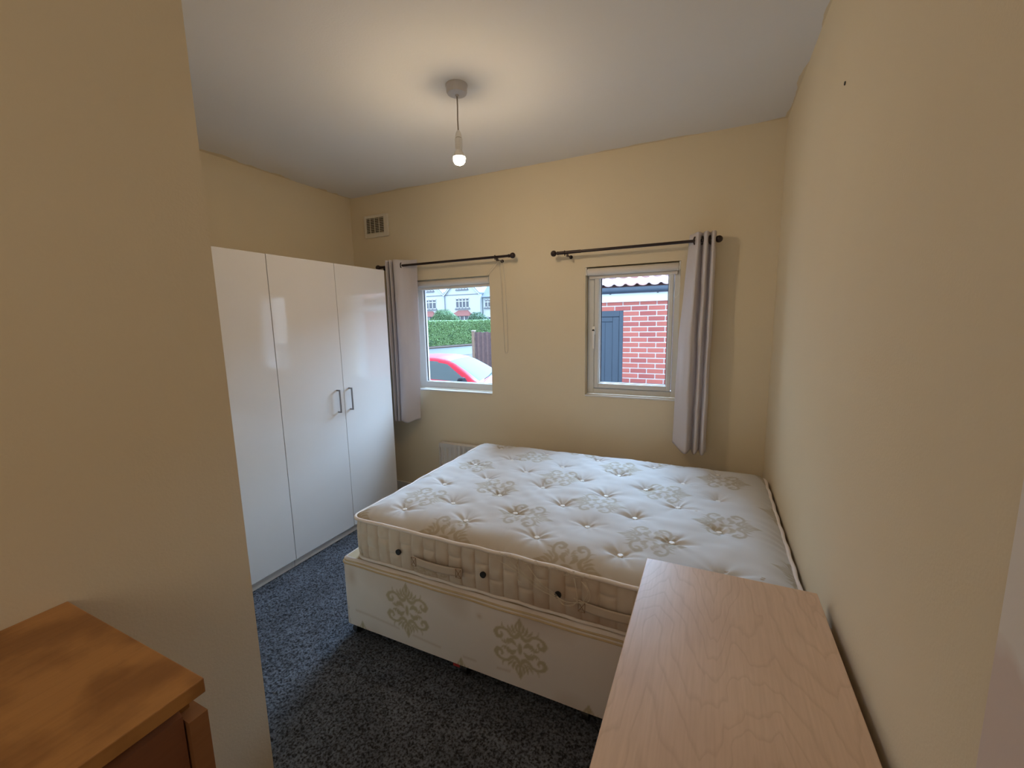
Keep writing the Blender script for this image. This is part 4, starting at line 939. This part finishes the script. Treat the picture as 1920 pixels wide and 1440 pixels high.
g3 = thing('white_house', 'white house with a low slate roof at the right edge of the window view', 'house', (-22.5, HY, GZ))
MB().box(-25.60, -19, HY + .5, HY + 8, GZ, 4.55).build('wall', M['hrender'], g3)
MB().add([(-25.62, HY + .2, 4.42), (-18.6, HY + .2, 4.42), (-18.6, HY + 4.2, 8.2), (-25.62, HY + 4.2, 8.2), (-25.62, HY + 4.2, 4.42), (-18.6, HY + 4.2, 4.42)], [(0, 1, 2, 3), (0, 3, 4), (1, 5, 2), (0, 4, 5, 1), (3, 2, 5, 4)]).build('roof', M['slate'], g3)
MB().tube([(-25.6, HY + .15, 4.44), (-19, HY + .15, 4.44)], .07, 8).build('gutter', M['pipe_g'], g3)
house_window(g3, -25.35, -24.1, 3.20, 4.15, 3, y=HY + .5); house_window(g3, -25.35, -24.1, 1.0, 2.1, 3, y=HY + .5)
MB().box(-24.1 - 2.2, -24.1 - 2.0, HY - .1, HY - .02, 3.5, 3.75).build('wall_light', M['hsill'], g3) if False else None

# ---- red hatchback
M['car_red'] = mat('red_car_paint', (.50, .02, .045), .5, var=.02, spec=.25); M['car_glass'] = mat('car_side_glass', (.05, .085, .10), .06, spec=.7, var=.1)
M['screen'] = mat('sky_tinted_windscreen', (.085, .135, .135), .6, var=.1, spec=.2); M['tyre'] = mat('tyre_rubber', (.02, .02, .02), .9); M['rim'] = mat('alloy_rim', (.4, .4, .42), .35, metal=1)  # windscreen: the sky's reflection is painted in as a matt cyan base
M['trimb'] = mat('car_black_trim', (.02, .022, .03), .8, spec=.15); M['lamp_c'] = mat('clear_lamp', (.6, .62, .64), .1); M['lamp_r'] = mat('red_lamp', (.4, .02, .02), .2)
car = thing('hatchback_car', 'red hatchback parked in front of the fence, seen through the left window', 'car', (0, 0, GZ))
LC = 3.85
def itp(x, xs_, ys_): return np.interp(x, xs_, ys_)
sx = np.linspace(0, LC, 430)
ztop = itp(sx, [0, .04, .12, .3, .6, .95, 1.05, 1.35, 1.62, 1.80, 2.05, 2.5, 3.0, 3.3, 3.55, 3.70, 3.80, 3.85], [.52, .64, .73, .80, .875, .935, .975, 1.17, 1.318, 1.378, 1.415, 1.425, 1.395, 1.335, 1.12, .90, .72, .50])
ker = np.ones(17) / 17; ztop = np.convolve(np.pad(ztop, 8, 'edge'), ker, 'valid')
hwid = itp(sx, [0, .08, .25, .6, 1.0, 2.0, 3.0, 3.5, 3.75, 3.85], [.50, .64, .74, .80, .825, .83, .82, .78, .70, .60]); hwid = np.convolve(np.pad(hwid, 8, 'edge'), ker, 'valid')
belt = np.minimum(itp(sx, [0, .3, 1.0, 2.5, 3.5, 3.85], [.50, .74, .90, .97, .99, .5]), ztop - .035)
wr = itp(sx, [0, .8, 1.0, 1.7, 2.3, 3.2, 3.6, 3.85], [.40, .66, .69, .56, .55, .53, .58, .5]); wr = np.minimum(wr, hwid - .05)
zr = ztop - itp(sx, [0, .9, 1.2, 1.8, 3.2, 3.6, 3.85], [.02, .03, .045, .055, .055, .04, .02])
m = 91; G = np.zeros((len(sx), 2 * m - 1, 3)); tt_ = np.linspace(0, 1, m)
for i, x in enumerate(sx):
    ctl = [(hwid[i] * .86, .18), (hwid[i] * .97, .24), (hwid[i], .45), (hwid[i] * .995, .62), (hwid[i] * .975, belt[i] - .02), (hwid[i] * .965, belt[i]), ((hwid[i] * .93 + wr[i]) / 2 + .02, (belt[i] + zr[i]) / 2 + .02), (wr[i], zr[i]), (wr[i] * .7, ztop[i] - .012), (0, ztop[i])]
    q = catmull(ctl, m); half = np.stack([np.full(m, -x), -q[:, 0], q[:, 1]], -1); G[i, :m] = half; G[i, m:] = half[-2::-1] * np.array([1, -1, 1])
hdg = math.atan2(.115, .993); Rz = Matrix.Rotation(hdg, 4, 'Z'); Tc = (-4.90, 7.36)
ox = Vector((-1.75, -.56, 0)); ro = Rz @ ox; car.location = (Tc[0] - ro.x, Tc[1] - ro.y, GZ); car.rotation_euler = (0, 0, hdg)
zc_ = .25 * (G[:-1, :-1] + G[1:, :-1] + G[:-1, 1:] + G[1:, 1:]); X_, Y_, Z_ = -zc_[..., 0], np.abs(zc_[..., 1]), zc_[..., 2]
beltc = np.interp(X_, sx, belt); zrc = np.interp(X_, sx, zr); wrc = np.interp(X_, sx, wr); ztc = np.interp(X_, sx, ztop)
lab = np.zeros(X_.shape, int)
upper = (Y_ < wrc - .045)
lab[(upper) & (X_ > 1.04) & (X_ < 1.74)] = 1
lab[(upper) & (X_ > 3.34) & (X_ < 3.62)] = 2
apil = 1.12 + (Z_ - .93) / .45 * .72 + .10
side = (Y_ > wrc) & (Z_ > beltc + .025) & (Z_ < zrc - .035)
lab[side & (X_ > apil) & (X_ < 2.32)] = 3; lab[side & (X_ > 2.40) & (X_ < 3.20 - (Z_ - .95) * .5)] = 4
sgn = np.sign(zc_[..., 1])
def car_piece(name, mask, m_, label=None, push=0.0):
    I = np.arange(G.shape[0] * G.shape[1]).reshape(G.shape[:2]); F = np.stack([I[:-1, :-1], I[:-1, 1:], I[1:, 1:], I[1:, :-1]], -1)[mask]
    us, inv = np.unique(F.ravel(), return_inverse=True); me = bpy.data.meshes.new(name); me.from_pydata(G.reshape(-1, 3)[us].tolist(), [], inv.reshape(-1, 4).tolist())
    me.polygons.foreach_set('use_smooth', [True] * len(me.polygons)); o = mk(name, car, me, m_)
    if label: o['label'] = label
    return o

car_piece('body', lab == 0, M['car_red']); car_piece('windscreen', lab == 1, M['screen']); car_piece('rear_window', lab == 2, M['car_glass'])
for s in (-1, 1):
    car_piece('front_side_window', (lab == 3) & (sgn == s), M['car_glass']); car_piece('rear_side_window', (lab == 4) & (sgn == s), M['car_glass'])
def local(mb_, name, m_, smooth=False):
    me = bpy.data.meshes.new(name); me.from_pydata(mb_.v, [], mb_.f); bm = bmesh.new(); bm.from_mesh(me); bmesh.ops.recalc_face_normals(bm, faces=bm.faces); bm.to_mesh(me); bm.free()
    if smooth: me.polygons.foreach_set('use_smooth', [True] * len(me.polygons)); me.set_sharp_from_angle(angle=math.radians(40))
    return mk(name, car, me, m_)
local(MB().box(-3.75, -.1, -.72, .72, .17, .24), 'underbody', M['trimb'])
for s in (-1, 1):
    q = MB(); q.lathe((-1.30, s * .925, .985), [(.015, -.075), (.065, -.06), (.085, -.02), (.085, .03), (.07, .055), (.02, .06)], 20, axis=0); q.box(-1.33, -1.25, s * .80, s * .87, .955, .985, .004)
    q.v = [(x, y if abs(y - s * .925) > .1 or z < .96 and False else s * .925 + (y - s * .925) * 1.25, z if abs(y) < .84 else .985 + (z - .985) * .85) for x, y, z in q.v]
    local(q, 'door_mirror', M['trimb'], True)
    local(MB().box(-2.5, -2.36, s * .835 - .012, s * .835 + .012, .80, .825, .004), 'door_handle', M['car_red'])
    local(MB().box(-.22, -.06, s * .58 - .1, s * .58 + .08, .60, .70, .03), 'headlight', M['lamp_c']); local(MB().box(-3.78, -3.66, s * .62 - .05, s * .62 + .08, .72, .98, .02), 'tail_light', M['lamp_r'])
    for xw in (-.68, -3.12):
        w = MB(); w.lathe((xw, s * .76, .285), [(.18, -.08), (.25, -.085), (.285, -.06), (.285, .06), (.25, .085), (.18, .08)], 32, axis=1); wo = local(w, 'wheel', M['tyre'], True)
        r_ = MB(); r_.lathe((xw, s * .80, .285), [(.02, -.04), (.18, -.04), (.18, .03), (.15, .035), (.05, .045), (.02, .05)], 28, axis=1); r2 = local(r_, 'hubcap', M['rim'], True); r2.parent = wo
local(MB().box(-.03, .01, -.26, .26, .34, .45, .004), 'number_plate', M['plastic_w']); 
# wiper and windscreen seal line
local(MB().tube([(-.99, -.50, .975), (-1.02, -.2, .992), (-1.10, .25, 1.03)], .008, 6), 'wiper', M['trimb'])

# things that come in pairs or more share a group
for nm, g_ in (('wardrobe', 'white gloss wardrobes along the left wall'), ('curtain', 'pale grey eyelet curtains'), ('curtain_pole', 'dark curtain poles'), ('roller_blind', 'roller blinds in the window recesses'),
               ('chest_of_drawers', 'wooden chests of drawers'), ('gabled_house', 'white gabled houses across the road')):
    for o in bpy.data.objects:
        if o.parent is None and o.name.split('.')[0] == nm: o['group'] = g_
